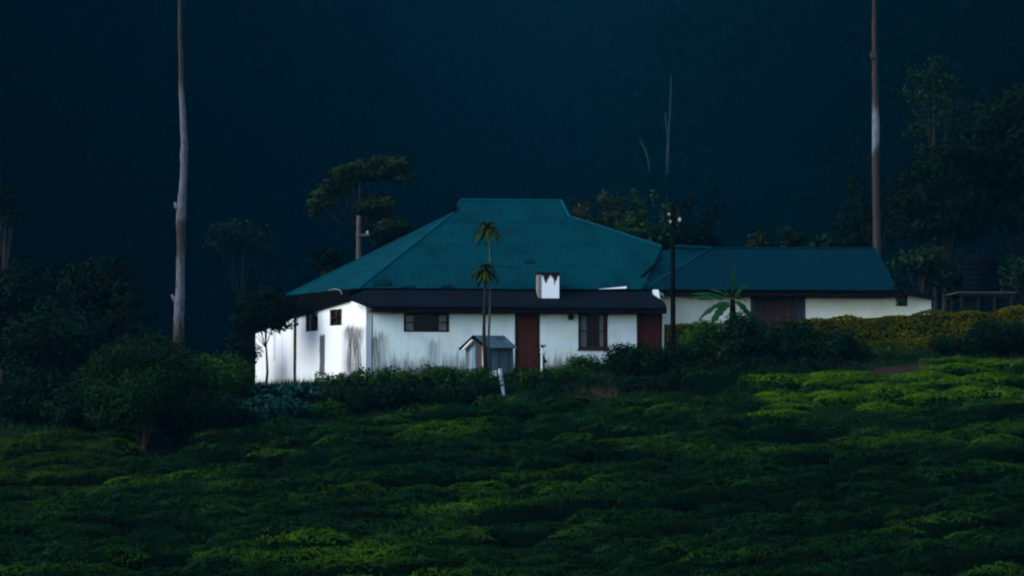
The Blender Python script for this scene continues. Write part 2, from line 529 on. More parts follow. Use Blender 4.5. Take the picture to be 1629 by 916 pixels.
def leaves(C, Nrm, size, asp=0.5, jitter=0.7):
    """diamond leaf quads at C with normals near Nrm"""
    n = len(C)
    nr = Nrm + jitter * unit(n)
    nr /= np.linalg.norm(nr, axis=1, keepdims=True) + 1e-9
    a = np.cross(nr, unit(n)); a /= np.linalg.norm(a, axis=1, keepdims=True) + 1e-9
    b = np.cross(nr, a)
    L = (size * RNG.uniform(0.65, 1.35, n))[:, None] * 0.5
    W = L * asp
    sag = nr * L * 0.25
    V = np.stack([C - a * L - sag, C + b * W, C + a * L - sag, C - b * W], 1).reshape(-1, 3)
    Q = np.arange(4 * n).reshape(n, 4)
    return V, Q

def crown_arr(clumps, per_m2, leaf, asp=0.55, base_tint=0.5, fill=0.25, up=0.35):
    """clumps: list of (centre, (rx,ry,rz)); leaves on the shells of the clumps"""
    Vs, Qs, Ts = [], [], []; off = 0
    for c, r in clumps:
        r = np.array(r, float); c = np.array(c, float)
        area = 4 * math.pi * ((r[0] * r[1]) ** 1.6 / 3 + (r[0] * r[2]) ** 1.6 / 3 + (r[1] * r[2]) ** 1.6 / 3) ** (1 / 1.6)
        n = max(12, int(area * per_m2))
        d = unit(n)
        rad = np.where(RNG.random(n) < fill, RNG.uniform(0.3, 0.9, n), RNG.normal(1.0, 0.10, n))
        C = c + d * r * rad[:, None]
        nr = d / r; nr /= np.linalg.norm(nr, axis=1, keepdims=True)
        nr[:, 2] += up
        v, q = leaves(C, nr, leaf, asp)
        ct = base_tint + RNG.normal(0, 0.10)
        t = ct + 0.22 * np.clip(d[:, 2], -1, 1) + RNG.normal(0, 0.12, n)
        Vs.append(v); Qs.append(q + off); Ts.append(np.repeat(t, 4)); off += len(v)
    return np.concatenate(Vs), np.concatenate(Qs), np.clip(np.concatenate(Ts), 0, 1)

def clumps_in(c, r, n, cr, surf=0.75, squash=0.8, bottom=-0.6):
    out = []
    c = np.array(c, float); r = np.array(r, float)
    k = 0
    while len(out) < n and k < n * 30:
        k += 1
        d = unit(1)[0]
        if d[2] < bottom:
            continue
        f = random.uniform(surf, 1.0) if random.random() < 0.75 else random.uniform(0.1, surf)
        s = cr * random.uniform(0.65, 1.35)
        out.append((c + d * (r - s * 0.6) * f, (s, s, s * squash)))
    return out

def bush(name, px, Y, ytop, wpx, material, label, leaf=0.13, depth=None, cat="bush", group=None, n=None, dens=75, base=None, squash=0.85):
    g = GP(px, Y)
    top = P(px, ytop, Y).z
    hgt_ = max(0.5, top - g.z)
    rx = wpx * 0.5 * Y / F
    ry = depth or rx * 0.8
    cl = clumps_in((0, 0, hgt_ * 0.5), (rx, ry, hgt_ * 0.52), n or int(10 + 9 * rx * hgt_), min(rx, hgt_) * 0.36, squash=squash, bottom=-0.8)
    V, Q, T = crown_arr(cl, dens, leaf)
    V[:, 2] = np.maximum(V[:, 2], -0.25)
    root = thing(name, g - Vector((0, 0, 0.02)), label, cat, group)
    link("foliage", mesh_np("foliage", V, Q, material, T), root)
    mb = MB()
    for k in range(5):
        a = random.uniform(0, 6.28); e = Vector((math.cos(a) * rx * 0.55, math.sin(a) * ry * 0.55, hgt_ * random.uniform(0.45, 0.75)))
        mb.tube([g + Vector((0.06 * math.cos(a), 0.06 * math.sin(a), -0.1)), g + e * 0.5 + Vector((0, 0, 0.12)), g + e], [0.035, 0.025, 0.01], 5)
    mb.build("stem", M['bark'], root)
    return root

def tree(name, px, Y, ytop, wpx, ybot, material, label, bark='bark', leaf=0.22, n=26, cr=None, dens=36, lean=0.0, trunk_r=0.16, group=None, shape=None, depth=None, cat="tree", squash=0.7):
    """crown between ytop and ybot (photo rows), wpx wide, at distance Y"""
    g = GP(px, Y)
    zt, zb = P(px, ytop, Y).z - g.z, P(px, ybot, Y).z - g.z
    rx = wpx * 0.5 * Y / F; rz = (zt - zb) * 0.5; ry = depth or rx * 0.85
    cc = (lean, 0, (zt + zb) * 0.5)
    cr = cr or 0.30 * min(rx, rz) + 0.12
    cl = shape(rx, ry, zb, zt) if shape else clumps_in(cc, (rx, ry, rz), n, cr, squash=squash)
    V, Q, T = crown_arr(cl, dens, leaf)
    root = thing(name, g - Vector((0, 0, 0.03)), label, cat, group)
    mb = MB()
    top = Vector((lean, 0, zb + (zt - zb) * 0.55))
    mid = Vector((lean * 0.4 + random.uniform(-0.1, 0.1), 0, zb * 0.6))
    mb.tube([g + Vector((0, 0, -0.2)), g + mid * 0.5 + Vector((0.05, 0, 0)), g + mid, g + Vector((lean * 0.8, 0, zb + 0.1 * (zt - zb))), g + top],
            [trunk_r * 1.25, trunk_r, trunk_r * 0.85, trunk_r * 0.7, trunk_r * 0.25], 8)
    st = Vector((lean * 0.7, 0, max(0.3, zb * 0.9)))
    for c, r in random.sample(cl, min(len(cl), 9)):
        c = Vector(c)
        m_ = (st + c) * 0.5 + Vector((0, 0, -0.12 * (c - st).length * 0.5))
        mb.tube([g + st, g + m_, g + c], [trunk_r * 0.32, trunk_r * 0.2, trunk_r * 0.08], 5)
    mb.build("trunk", M[bark], root, smooth=True)
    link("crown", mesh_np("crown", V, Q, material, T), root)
    return root

# ------------------------------------------------------------------ main house
HA = R(6)
A0 = P(582, 590, 89.0)
ZB = 2.55
H = Frame((A0.x, A0.y, ZB), HA)            # front wall frame, corner at x = 0
LA = R(-55)
# left wall frame: x axis runs from the far left end towards the front corner
LEN_L = 8.6
lw_dir = Vector((math.cos(LA), math.sin(LA), 0))
L_o = Vector((A0.x, A0.y, ZB)) - lw_dir * LEN_L
LW = Frame(L_o, LA)

house = thing("bungalow", H.o, "long white bungalow with teal hipped tin roof behind the tea rows", "house")

def wall_open(fr, x0, x1, z0, z1, openings, th):
    xs = sorted({x0, x1, *[v for o in openings for v in (o[0], o[1])]})
    zs = sorted({z0, z1, *[v for o in openings for v in (o[2], o[3])]})
    mb = MB(fr)
    occ = {}
    for i in range(len(xs) - 1):
        for j in range(len(zs) - 1):
            cx, cz = (xs[i] + xs[i + 1]) / 2, (zs[j] + zs[j + 1]) / 2
            occ[i, j] = not any(o[0] < cx < o[1] and o[2] < cz < o[3] for o in openings)
    for (i, j), ok in occ.items():
        if not ok:
            continue
        a, b, c, d = xs[i], xs[i + 1], zs[j], zs[j + 1]
        mb.add([(a, 0, c), (b, 0, c), (b, 0, d), (a, 0, d)], [(0, 1, 2, 3)])
        mb.add([(a, th, c), (a, th, d), (b, th, d), (b, th, c)], [(0, 1, 2, 3)])
        if not occ.get((i - 1, j)): mb.add([(a, 0, c), (a, 0, d), (a, th, d), (a, th, c)], [(0, 1, 2, 3)])
        if not occ.get((i + 1, j)): mb.add([(b, 0, c), (b, th, c), (b, th, d), (b, 0, d)], [(0, 1, 2, 3)])
        if not occ.get((i, j - 1)): mb.add([(a, 0, c), (a, th, c), (b, th, c), (b, 0, c)], [(0, 1, 2, 3)])
        if not occ.get((i, j + 1)): mb.add([(a, 0, d), (b, 0, d), (b, th, d), (a, th, d)], [(0, 1, 2, 3)])
    return mb

def rect(fr, x0, y0, x1, y1, yl=0.0):
    a = fr.hit(x0, y1, yl); b = fr.hit(x1, y0, yl)
    return (a.x, b.x, a.z, b.z)

def window(parent, fr, r, cols, rows, frame_m, curtains=(), th=0.07, yl=0.04, bar=0.045):
    x0, x1, z0, z1 = r
    mb = MB(fr)
    ya, yb = yl, yl + 0.10
    mb.box(x0, x0 + th, ya, yb, z0, z1).box(x1 - th, x1, ya, yb, z0, z1)
    mb.box(x0 + th, x1 - th, ya + 0.003, yb, z0, z0 + th).box(x0 + th, x1 - th, ya + 0.003, yb, z1 - th, z1)
    w = mb.build("window", frame_m, parent)
    ix0, ix1, iz0, iz1 = x0 + th, x1 - th, z0 + th, z1 - th
    for k in range(1, cols):
        x = ix0 + (ix1 - ix0) * k / cols
        MB(fr).box(x - bar / 2, x + bar / 2, ya + 0.015, yb - 0.01, iz0, iz1).build("mullion", frame_m, w)
    for k in range(1, rows):
        z = iz0 + (iz1 - iz0) * k / rows
        MB(fr).box(ix0, ix1, ya + 0.02, yb - 0.015, z - bar / 3, z + bar / 3).build("glazing_bar", frame_m, w)
    for k in range(cols):
        a = ix0 + (ix1 - ix0) * k / cols + (bar / 2 if k else 0) + 0.002
        b = ix0 + (ix1 - ix0) * (k + 1) / cols - (bar / 2 if k < cols - 1 else 0) - 0.002
        MB(fr).box(a, b, ya + 0.045, ya + 0.051, iz0 + 0.002, iz1 - 0.002).build("pane", M['glass'], w)
    for c0, c1, ztop in curtains:
        xa, xb = ix0 + (ix1 - ix0) * c0, ix0 + (ix1 - ix0) * c1
        m2 = MB(fr); n = 14; pts = []
        for i in range(n + 1):
            x = xa + (xb - xa) * i / n
            y = yb + 0.09 + 0.03 * math.sin(i * 1.9)
            pts.append((x, y))
        vs = [(x, y, iz0) for x, y in pts] + [(x, y, iz0 + (iz1 - iz0) * ztop) for x, y in pts]
        m2.add(vs, [(i, i + 1, n + 2 + i, n + 1 + i) for i in range(n)])
        m2.build("curtain", M['curtain'], w)
    return w

def door(parent, fr, r, planks, frame_m, door_m, yl=0.05, handle=True):
    x0, x1, z0, z1 = r
    t = 0.08
    mb = MB(fr)
    mb.box(x0, x0 + t, yl - 0.03, yl + 0.1, z0, z1).box(x1 - t, x1, yl - 0.03, yl + 0.1, z0, z1)
    mb.box(x0 + t, x1 - t, yl - 0.028, yl + 0.1, z1 - t, z1)
    mb.box(x0 + t, x1 - t, yl + 0.07, yl + 0.09, z0, z1 - t)
    d = mb.build("door", frame_m, parent)
    w = (x1 - x0 - 2 * t) / planks
    for k in range(planks):
        a = x0 + t + w * k
        MB(fr).box(a + 0.006, a + w - 0.006, yl + 0.02 + random.uniform(-.004, .004), yl + 0.068, z0 + 0.01, z1 - t - 0.008).build("plank", door_m, d)
    if handle:
        MB(fr).box(x1 - t - 0.10, x1 - t - 0.06, yl - 0.035, yl + 0.02, z0 + 0.95, z0 + 1.12).build("handle", M['iron'], d)
    return d

XR = H.hit(1055, 560).x
W1 = rect(H, 642, 497.5, 715, 528)
W2 = rect(H, 920, 496.5, 967, 555)
D1 = rect(H, 819, 496, 859, 582)
D2 = rect(H, 1013, 496, 1054, 582)
D1 = (D1[0], D1[1], 0.06, D1[3]); D2 = (D2[0], XR - 0.02, 0.06, D2[3])
ZT = H.hit(700, 491).z + 0.12
M['wall_front'] = wall_mat("limewashed_front_wall", (0.60, 0.71, 0.70), [
    (H.hit(690, 560).x, -1, 1.25, 0.22, 0.9, 0.6), (H.hit(598, 560).x, -1, 1.45, 0.35, 0.9, 0.8)], dirt_z=0.30, streak=0.5)
wall_open(H, 0.26, XR, -1.2, ZT, [W1, W2, D1, (D2[0], XR - 0.02, D2[2], D2[3])], 0.25).build("front_wall", M['wall_front'], house)
window(house, H, W1, 4, 2, M['frame'], [(0.02, 0.2, 0.95), (0.8, 0.98, 0.95)])
window(house, H, W2, 2, 2, M['frame'], [(0.04, 0.26, 0.98), (0.80, 0.96, 0.98)], th=0.10)
MB(H).box(W2[0] - 0.04, W2[1] + 0.04, -0.05, 0.03, W2[2] - 0.06, W2[2] - 0.003).build("window_sill", M['frame'], house)
door(house, H, D1, 4, M['frame'], M['door'])
door(house, H, D2, 4, M['frame'], M['door'])
MB(H).box(0.3, XR - 0.25, 1.6, 1.7, -0.2, ZT - 0.05).build("added_dark_partition", M['deck'], house)  # added behind the windows to keep the interior dark
MB(H).box(0.3, XR - 0.25, 0.26, 1.6, ZT - 0.06, ZT - 0.01).build("added_dark_ceiling", M['deck'], house)  # added to stop light leaking in from the eaves
# plinth and step
MB(H).box(0.28, XR, -0.06, -0.002, -1.2, 0.05).build("plinth", M['concrete'], house)
MB(H).box(D1[0] - 0.2, D1[1] + 0.2, -0.5, -0.065, -0.8, 0.0).build("door_step", M['concrete'], house)

# roof planes
YE, YV = 0.95, -0.55                                  # main eave and lean-to eave, metres from the front wall
ze = H.hit(800, 459, YE).z
PIT = R(32)
nF = (H.ey * -math.sin(PIT) + H.ez * math.cos(PIT))
pF = H.w((0, YE, ze))
def mr(px, py):
    return hit(px, py, pF, nF)
eL, eR = mr(572, 458.5), mr(1021, 461)
hR, gR, gL, hL = mr(906, 345), mr(893, 320), mr(734, 318.5), mr(722, 340)
vT = mr(1053, 393)
zev = eL.z
e0 = P(455, 470, 94.8); e0.z = zev + 0.0

def clip(poly, x0, x1, y0, y1):
    def cut(ps, ins, inter):
        out = []
        for i in range(len(ps)):
            a, b = ps[i - 1], ps[i]
            if ins(b):
                if not ins(a): out.append(inter(a, b))
                out.append(b)
            elif ins(a):
                out.append(inter(a, b))
        return out
    def ix(v, ax):
        def f(a, b):
            t = (v - a[ax]) / (b[ax] - a[ax])
            return (a[0] + (b[0] - a[0]) * t, a[1] + (b[1] - a[1]) * t)
        return f
    for ins, it in ((lambda p: p[0] >= x0, ix(x0, 0)), (lambda p: p[0] <= x1, ix(x1, 0)), (lambda p: p[1] >= y0, ix(y0, 1)), (lambda p: p[1] <= y1, ix(y1, 1))):
        poly = cut(poly, ins, it)
        if not poly:
            return []
    q = []
    for p in poly:
        if not q or (abs(p[0] - q[-1][0]) + abs(p[1] - q[-1][1])) > 1e-4:
            q.append(p)
    if len(q) > 1 and abs(q[0][0] - q[-1][0]) + abs(q[0][1] - q[-1][1]) < 1e-4:
        q.pop()
    return q

def sheet_roof(parent, pts, sdir, material, deck_name="roof", sw=0.86, sl=1.9, lift=0.014, name="roof_sheet"):
    """tin sheets laid in lapped rows over a planar polygon (world points); returns the light-blocking deck"""
    pts = [Vector(p) for p in pts]
    n = Vector((0, 0, 0))
    for i in range(len(pts)):
        n += pts[i - 1].cross(pts[i])
    n.normalize()
    if n.z < 0: n = -n
    s = (sdir - n * sdir.dot(n)).normalized(); t = n.cross(s)
    if t.z < 0: t = -t
    o = pts[0]
    p2 = [((p - o).dot(s), (p - o).dot(t)) for p in pts]
    mb = MB(); mb.slab([p - n * 0.02 for p in pts], -n * 0.05)  # dark underlayer added below the sheets to block light
    deck = mb.build(deck_name, M['deck'], parent)
    x0, x1 = min(p[0] for p in p2), max(p[0] for p in p2)
    y0, y1 = min(p[1] for p in p2), max(p[1] for p in p2)
    ny = max(1, round((y1 - y0) / sl)); hy = (y1 - y0) / ny
    nx_ = max(1, round((x1 - x0) / sw)); hx = (x1 - x0) / nx_
    for j in range(ny):
        for i in range(nx_):
            ya, yb = y0 + j * hy - (0.10 if j else 0), y0 + (j + 1) * hy
            xa, xb = x0 + i * hx + 0.002, x0 + (i + 1) * hx - 0.002
            q = clip(p2, xa, xb, ya, yb)
            if len(q) < 3: continue
            ar = abs(sum(q[k - 1][0] * q[k][1] - q[k][0] * q[k - 1][1] for k in range(len(q)))) / 2
            if ar < 0.03: continue
            dz = random.uniform(0, 0.012)
            def up(p):
                k = (p[1] - ya) / max(1e-3, yb - ya)
                return o + s * p[0] + t * p[1] + n * (lift * (1 - k) + 0.004 + dz)
            m2 = MB(); m2.slab([up(p) for p in q], -n * 0.008, [(p[0], p[1]) for p in q])
            m2.build(name, material, deck)
    return deck

def cap(parent, a, b, r=0.07, m='roof_cap', name="ridge_cap", lift=0.02):
    u = Vector((0, 0, lift))
    MB().tube([a + u, b + u], r, 7).build(name, M[m], parent)

rf = sheet_roof(house, [eL, eR, vT, hR, gR, gL, hL], H.ex, M['roof'])
hb = hL + H.ey * 1.2                                # top of left hip, a little behind
sheet_roof(house, [eL, hL, e0], (e0 - eL).normalized(), M['roof'])
# gablet triangles and hidden rear slopes
gLb, gRb = gL + H.ey * 0.02, gR + H.ey * 0.02
dep = 2 * (gL - pF).dot(H.ey)
bL = e0 + H.ey * 6.0; bR = eR + H.ey * dep; bR.z = zev; bL.z = zev
back_h = gL + (gL - hL).project(H.ey) * 0
hLb = hL + H.ey * (2 * (gL - hL).dot(H.ey)); hRb = hR + H.ey * (2 * (gR - hR).dot(H.ey))
mbk = MB()
mbk.slab([gL, gR, hRb, bR, bL, hLb], (0, 0, -0.04))
mbk.build("rear_roof_slope", M['roof'], house)
mbk = MB(); mbk.slab([e0, hL, hLb, bL], (0, 0, -0.04)); mbk.build("left_roof_slope", M['roof'], house)
mbk = MB(); mbk.slab([eR, bR, hRb, hR, vT], (0, 0, -0.04)); mbk.build("right_roof_slope", M['roof'], house)
MB().slab([hL + H.ex * 0.05, hLb + H.ex * 0.05, gL + H.ex * 0.02], H.ex * 0.06).build("gablet", M['deck'], house)
MB().slab([hR - H.ex * 0.05, hRb - H.ex * 0.05, gR - H.ex * 0.02], -H.ex * 0.06).build("gablet", M['deck'], house)
# dark plug standing in for the shade of the open gablet end
MB().tube([gL + H.ex * -0.14 + Vector((0, 0, -0.16)), hL + H.ex * -0.02 + Vector((0, 0, 0.12))], [0.13, 0.09], 6).build("gablet_shade_plug", M['deck'], house)
for a, b in ((gL - H.ex * 0.05, gR + H.ex * 0.05), (hL, eL), (hL, e0), (hR, vT), (hL, gL), (hR, gR)):
    cap(rf, a, b, 0.06)

# lean-to strip of dark tin below the main eave
za = ze - 0.06
vz = H.hit(800, 489, YV).z
lt = [H.w((0.05, YE + 0.05, za)), H.w((H.loc(eR).x + 0.25, YE + 0.05, za)), H.w((XR + 0.06, YV + 0.55, vz + (za - vz) * 0.37)), H.w((XR + 0.06, YV, vz)), H.w((H.hit(590, 489, YV).x, YV, vz)), H.w((H.hit(553, 476, 0.2).x, 0.2, vz + (za - vz) * 0.5))]
lt_deck = sheet_roof(house, lt, H.ex, M['tin_dark'], "lean_to_roof", sw=0.8, sl=2.0, lift=0.015)
MB(H).box(H.hit(592, 489, YV).x, XR + 0.05, YV + 0.03, YV + 0.075, vz - 0.20, vz - 0.06).build("fascia_board", M['tin_brown'], house)
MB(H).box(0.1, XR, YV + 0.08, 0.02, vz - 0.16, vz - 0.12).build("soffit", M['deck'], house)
# rafter tails
for k in range(16):
    x = 0.4 + k * (XR - 0.6) / 15
    MB(H).box(x, x + 0.06, YV + 0.01, YV + 0.028, vz - 0.19, vz - 0.07).build("rafter_tail", M['deck'], house)

# left wall (recedes to the left) with two windows, stains, drain pipe, and lower lean-to at its far end
xB = LW.hit(470, 560).x
def lw(px, py): return LW.hit(px, py)
WL1 = rect(LW, 486, 496, 506, 527.5); WL2 = rect(LW, 524.5, 491, 544, 518.5)
zl_top = lw(550, 476).z
M['wall_left'] = wall_mat("limewashed_left_wall", (0.76, 0.80, 0.83), [
    (lw(512.5, 570).x, lw(512, 599).z, lw(512, 534).z, 0.20, 0.12, 0.93),
    (lw(563, 560).x, -2, lw(563, 519).z, 0.72, 0.6, 0.97),
    (lw(436, 560).x, lw(436, 575).z, 6, 0.10, 0.3, 0.25)], dirt_z=lw(480, 612).z, streak=0.28, blotch=0.2)
# wall with sloped top corner near the lean-to end
mbw = wall_open(LW, xB, lw(551, 480).x, -1.6, zl_top, [WL1, WL2], 0.25)
xa, xb = lw(551, 480).x, LEN_L
zb2 = lw(581, 487).z
mbw.add([(xa, 0, -1.6), (xb, 0, -1.6), (xb, 0, zb2), (xa, 0, zl_top)], [(0, 1, 2, 3)])
mbw.add([(xa, .25, -1.6), (xb, .25, -1.6), (xb, .25, zb2), (xa, .25, zl_top)], [(3, 2, 1, 0)])
mbw.add([(xb, 0, -1.6), (xb, .25, -1.6), (xb, .25, zb2), (xb, 0, zb2)], [(0, 1, 2, 3)])
mbw.build("left_wall", M['wall_left'], house)
window(house, LW, WL1, 2, 1, M['frame'], th=0.035, bar=0.13)
window(house, LW, WL2, 2, 2, M['frame'], [(0.5, 0.98, 0.8)], th=0.06)
MB(LW).tube([(xB + 0.02, -0.05, -1.5), (xB + 0.02, -0.05, zl_top - 0.1)], 0.045, 8, world=False).build("drain_pipe", M['iron'], house)
# far lean-to: upright white sheets with falling top line
z_hi, z_lo = lw(470, 503).z - 0.05, lw(405, 531).z
npl = 12
x_far = lw(405.5, 560).x
for k in range(npl):
    a = x_far + (xB - x_far) * k / npl; b = x_far + (xB - x_far) * (k + 1) / npl
    za_, zb_ = z_lo + (z_hi - z_lo) * k / npl, z_lo + (z_hi - z_lo) * (k + 1) / npl
    y = 0.03 + random.uniform(-0.012, 0.012)
    m2 = MB(LW)
    m2.slab([(a + 0.004, y, -1.8), (b - 0.004, y, -1.8), (b - 0.004, y, zb_), (a + 0.004, y, za_)], LW.ey * 0.04, world=False)
    m2.build("wall_board", M['wall_left'], house)
LWf = LW
MB(LW).slab([(x_far + 0.02, 0.075, z_lo - 0.03), (xB - 0.04, 0.075, z_hi - 0.03), (xB - 0.04, 2.4, z_hi + 0.12), (x_far + 0.02, 2.4, z_lo + 0.12)], (0, 0, 0.05), world=False).build("side_roof", M['tin_dark'], house)
# end wall and back walls (close the volume)
back = L_o + H.ey * 4.0
MB().slab([LW.w((x_far + .02, 0.1, -1.8)), LW.w((x_far + .02, 2.3, -1.8)), LW.w((x_far + .02, 2.3, z_lo)), LW.w((x_far + .02, 0.1, z_lo))], LW.ex * 0.1).build("end_wall", M['wall_left'], house)
bl = H.loc(LW.w((xB, 0.3, 0)))
MB(H).box(bl.x + 0.1, XR - 0.1, bl.y + 5.0, bl.y + 5.25, -1.2, ze + 0.1).build("back_wall", M['wall_front'], house)
MB(H).slab([(bl.x + 0.1, bl.y, -1.2), (bl.x + 0.1, bl.y + 5, -1.2), (bl.x + 0.1, bl.y + 5, zl_top - 0.1), (bl.x + 0.1, bl.y, zl_top - 0.1)], H.ex * 0.2, world=False).build("back_wall", M['wall_left'], house)
MB(H).slab([(XR - 0.2, 0.251, -1.2), (XR - 0.2, bl.y + 5, -1.2), (XR - 0.2, bl.y + 5, ze), (XR - 0.2, YE, ze), (XR - 0.2, 0.251, ZT)], H.ex * 0.19, world=False).build("right_wall", M['wall_front'], house)
# eave band on the left side, blackened to carry the soffit shadow
f0, f1 = LW.hit(556, 463, -0.12), LW.hit(459, 471, -0.12)
f2, f3 = LW.hit(462, 506, -0.12), LW.hit(553, 479.5, -0.12)
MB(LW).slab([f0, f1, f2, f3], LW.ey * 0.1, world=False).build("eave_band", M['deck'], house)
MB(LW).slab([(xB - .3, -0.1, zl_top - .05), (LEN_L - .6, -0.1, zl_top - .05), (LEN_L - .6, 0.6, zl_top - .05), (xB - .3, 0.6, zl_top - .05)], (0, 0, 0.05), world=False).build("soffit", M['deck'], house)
# bent white pipe under the left eave
pp = [LW.hit(x, y, -0.35) for x, y in ((523, 462), (530, 459.5), (537, 460), (542, 463), (544, 468))]
MB(LW).tube(pp, 0.022, 7, world=False).build("vent_pipe", M['concrete'], house)

# chimney on the lean-to
c0 = H.hit(862, 467, 0.25); c1 = H.hit(889.5, 436, 0.25)
mch, t, b = mat("sooty_limewash", (0.8, 0.82, 0.84), 0.9, 0.15)
uvn = N(t, "ShaderNodeUVMap"); sx = N(t, "ShaderNodeSeparateXYZ"); t.links.new(uvn.outputs[0], sx.inputs[0])
wv = math_(t, 'ABSOLUTE', math_(t, 'COSINE', math_(t, 'MULTIPLY', math_(t, 'ADD', sx.outputs[0], -c0.x - 0.25), 2 * math.pi / (c1.x - c0.x))))
nn = noise(t, 5, 5, 0.6, uvn.outputs[0])
edge = math_(t, 'ADD', sx.outputs[1], math_(t, 'ADD', math_(t, 'MULTIPLY', wv, -0.30), math_(t, 'MULTIPLY', nn, 0.42)))
k = smooth(t, edge, c1.z - 0.25, c1.z - 0.12)
c = mixc(t, k, (0.8, 0.82, 0.84), (0.012, 0.012, 0.014))
t.links.new(c, b.inputs["Base Color"])
ch = MB(H).box(c0.x, c1.x, 0.25, 0.95, c0.z - 0.5, c1.z).build("chimney", mch, house)
MB(H).box(c0.x - 0.14, c0.x - 0.003, 0.27, 0.93, c0.z - 0.5, c1.z - 0.01).build("shaded_side_slab", M['concrete'], ch)  # grey slab colours the chimney's left side as shaded
MB(H).box(c0.x - 0.18, c1.x + 0.05, 0.2, 1.0, c1.z + 0.003, c1.z + 0.08).build("chimney_cap", M['iron'], ch)
# pale patch of flashing on the roof, dark vents
q = [mr(952, 462), mr(996, 461), mr(997, 458), mr(975, 460)]
MB().slab([p + nF * 0.07 for p in q], -nF * 0.02).build("pale_flashing", M['white'], rf)
for (a, b_, c_, d_) in ((592, 446, 624, 456), (834, 412, 851, 420), (700, 453, 724, 459), (640, 455, 662, 459)):
    q = [mr(a, d_), mr(b_ * 0 + c_, d_ - 1), mr(c_ - 6, b_), mr(a + 5, b_ + 2)]
    MB().slab([p + nF * 0.055 for p in q], -nF * 0.015).build("patched_sheet", M['roof_patch'], rf)
MB().tube([mr(1053, 412) + nF * 0.05, mr(1020, 442) + nF * 0.05], 0.05, 6).build("valley_gutter", M['tin_dark'], rf)
# wall lamp
lp = H.hit(908, 503.5, -0.1)
wl = MB(H).box(lp.x - 0.04, lp.x + 0.04, -0.10, -0.002, lp.z + 0.02, lp.z + 0.09).build("wall_lamp", M['iron'], house)
MB(H).tube([(lp.x, -0.13, lp.z + 0.1), (lp.x, -0.13, lp.z + 0.02), (lp.x, -0.13, lp.z - 0.1), (lp.x, -0.13, lp.z - 0.13)], [0.05, 0.13, 0.1, 0.04], 10, world=False).build("lamp_shade", M['iron'], wl)

# ------------------------------------------------------------------ annex on the right
YA = 1.9                                     # annex front wall, metres behind the house front
AN = Frame(H.w((0, YA, 0)), HA)
annex = thing("annex", AN.w((H.loc(P(1060, 510, 91)).x, 0, 0.6)), "low white annex with long blue teal roof joined to the bungalow's right end", "house")
XA0, XA1, XA2 = AN.hit(1046, 500).x, AN.hit(1424, 490).x, AN.hit(1481.5, 490).x
zae = AN.hit(1250, 463, -0.7).z
DP = rect(AN, 1194, 467, 1282, 520); DP = (DP[0], DP[1], 0.5, DP[3])
WS = rect(AN, 1425, 467, 1443.5, 487)
zr_l, zr_r = AN.hit(1424, 463).z, AN.hit(1481, 474).z
M['wall_annex'] = wall_mat("limewashed_annex_wall", (0.68, 0.69, 0.56), [], dirt_z=0.9, streak=0.2)
mba = wall_open(AN, XA0, WS[1], -0.8, zr_l, [DP, WS], 0.25)
xs_ = WS[1]
mba.add([(xs_, 0, -.8), (XA2, 0, -.8), (XA2, 0, zr_r), (xs_, 0, zr_l)], [(0, 1, 2, 3)])
mba.add([(XA2, 0, -.8), (XA2, 3, -.8), (XA2, 3, zr_r), (XA2, 0, zr_r)], [(0, 1, 2, 3)])
mba.build("front_wall", M['wall_annex'], annex)
# inside back of openings
MB(AN).box(XA0, XA2, 5.0, 5.2, -0.8, zae).build("back_wall", M['wall_annex'], annex)
window(annex, AN, WS, 1, 1, M['frame'], th=0.05)
# plank gate in the annex: grey outer boards, faded red middle boards
gate = MB(AN).box(DP[0], DP[1], 0.12, 0.15, DP[2], DP[3]).build("plank_gate", M['frame'], annex)
npk = 11
for k in range(npk):
    a = DP[0] + (DP[1] - DP[0]) * k / npk; b_ = DP[0] + (DP[1] - DP[0]) * (k + 1) / npk
    mm = M['plank_grey'] if k in (0, 1, 9, 10) else M['plank_red']
    MB(AN).box(a + 0.008, b_ - 0.008, 0.06 + random.uniform(-.012, .012), 0.117, DP[2], DP[3] - 0.02).build("plank", mm, gate)
# roof
PA = R(27)
nA = (H.ey * -math.sin(PA) + H.ez * math.cos(PA)); pA = AN.w((0, -0.7, zae))
def ar(px, py): return hit(px, py, pA, nA)
aL, aR, arR, arL = ar(1024, 461), ar(1427, 462), ar(1391, 396), ar(1130, 395.5)
arf = sheet_roof(annex, [aL, aR, arR, arL], H.ex, M['roof_annex'])
sheet_roof(annex, [aL + H.ey * 0.02, arL, vT + Vector((0, 0, -0.12))], H.ex, M['roof'], "saddle_roof")
rdep = (arL - pA).dot(H.ey)
aLb = aL + H.ey * 2 * rdep; aRb = aR + H.ey * 2 * rdep
MB().slab([arL, arR, aRb, aLb], (0, 0, -0.04)).build("rear_roof_slope", M['roof'], annex)
MB().slab([aR, aRb, arR], (0, 0, -0.04)).build("hip_slope", M['roof'], annex)
MB().slab([aL, arL, aLb], (0, 0, -0.04)).build("hip_slope", M['roof'], annex)
cap(arf, arL, arR, 0.05, 'roof_annex'); cap(arf, aR, arR, 0.05, 'roof_annex'); cap(arf, aL, arL, 0.05)
cap(arf, vT + Vector((0.5, 0, 0)), arL, 0.07)
MB(AN).box(XA0 - 0.3, XA1 + 0.1, -0.66, -0.60, zae - 0.20, zae - 0.06).build("fascia_board", M['tin_brown'], annex)
MB(AN).box(XA0 - 0.3, XA1, -0.595, 0.05, zae - 0.16, zae - 0.12).build("soffit", M['deck'], annex)
q0, q1 = AN.hit(1422, 457, -0.5), AN.hit(1488, 474, -0.5)
MB(AN).slab([q0, q1, q1 + Vector((0, 4, 0)), q0 + Vector((0, 4, 0))], (0, 0, 0.06), world=False).build("lean_to_roof", M['tin_dark'], annex)
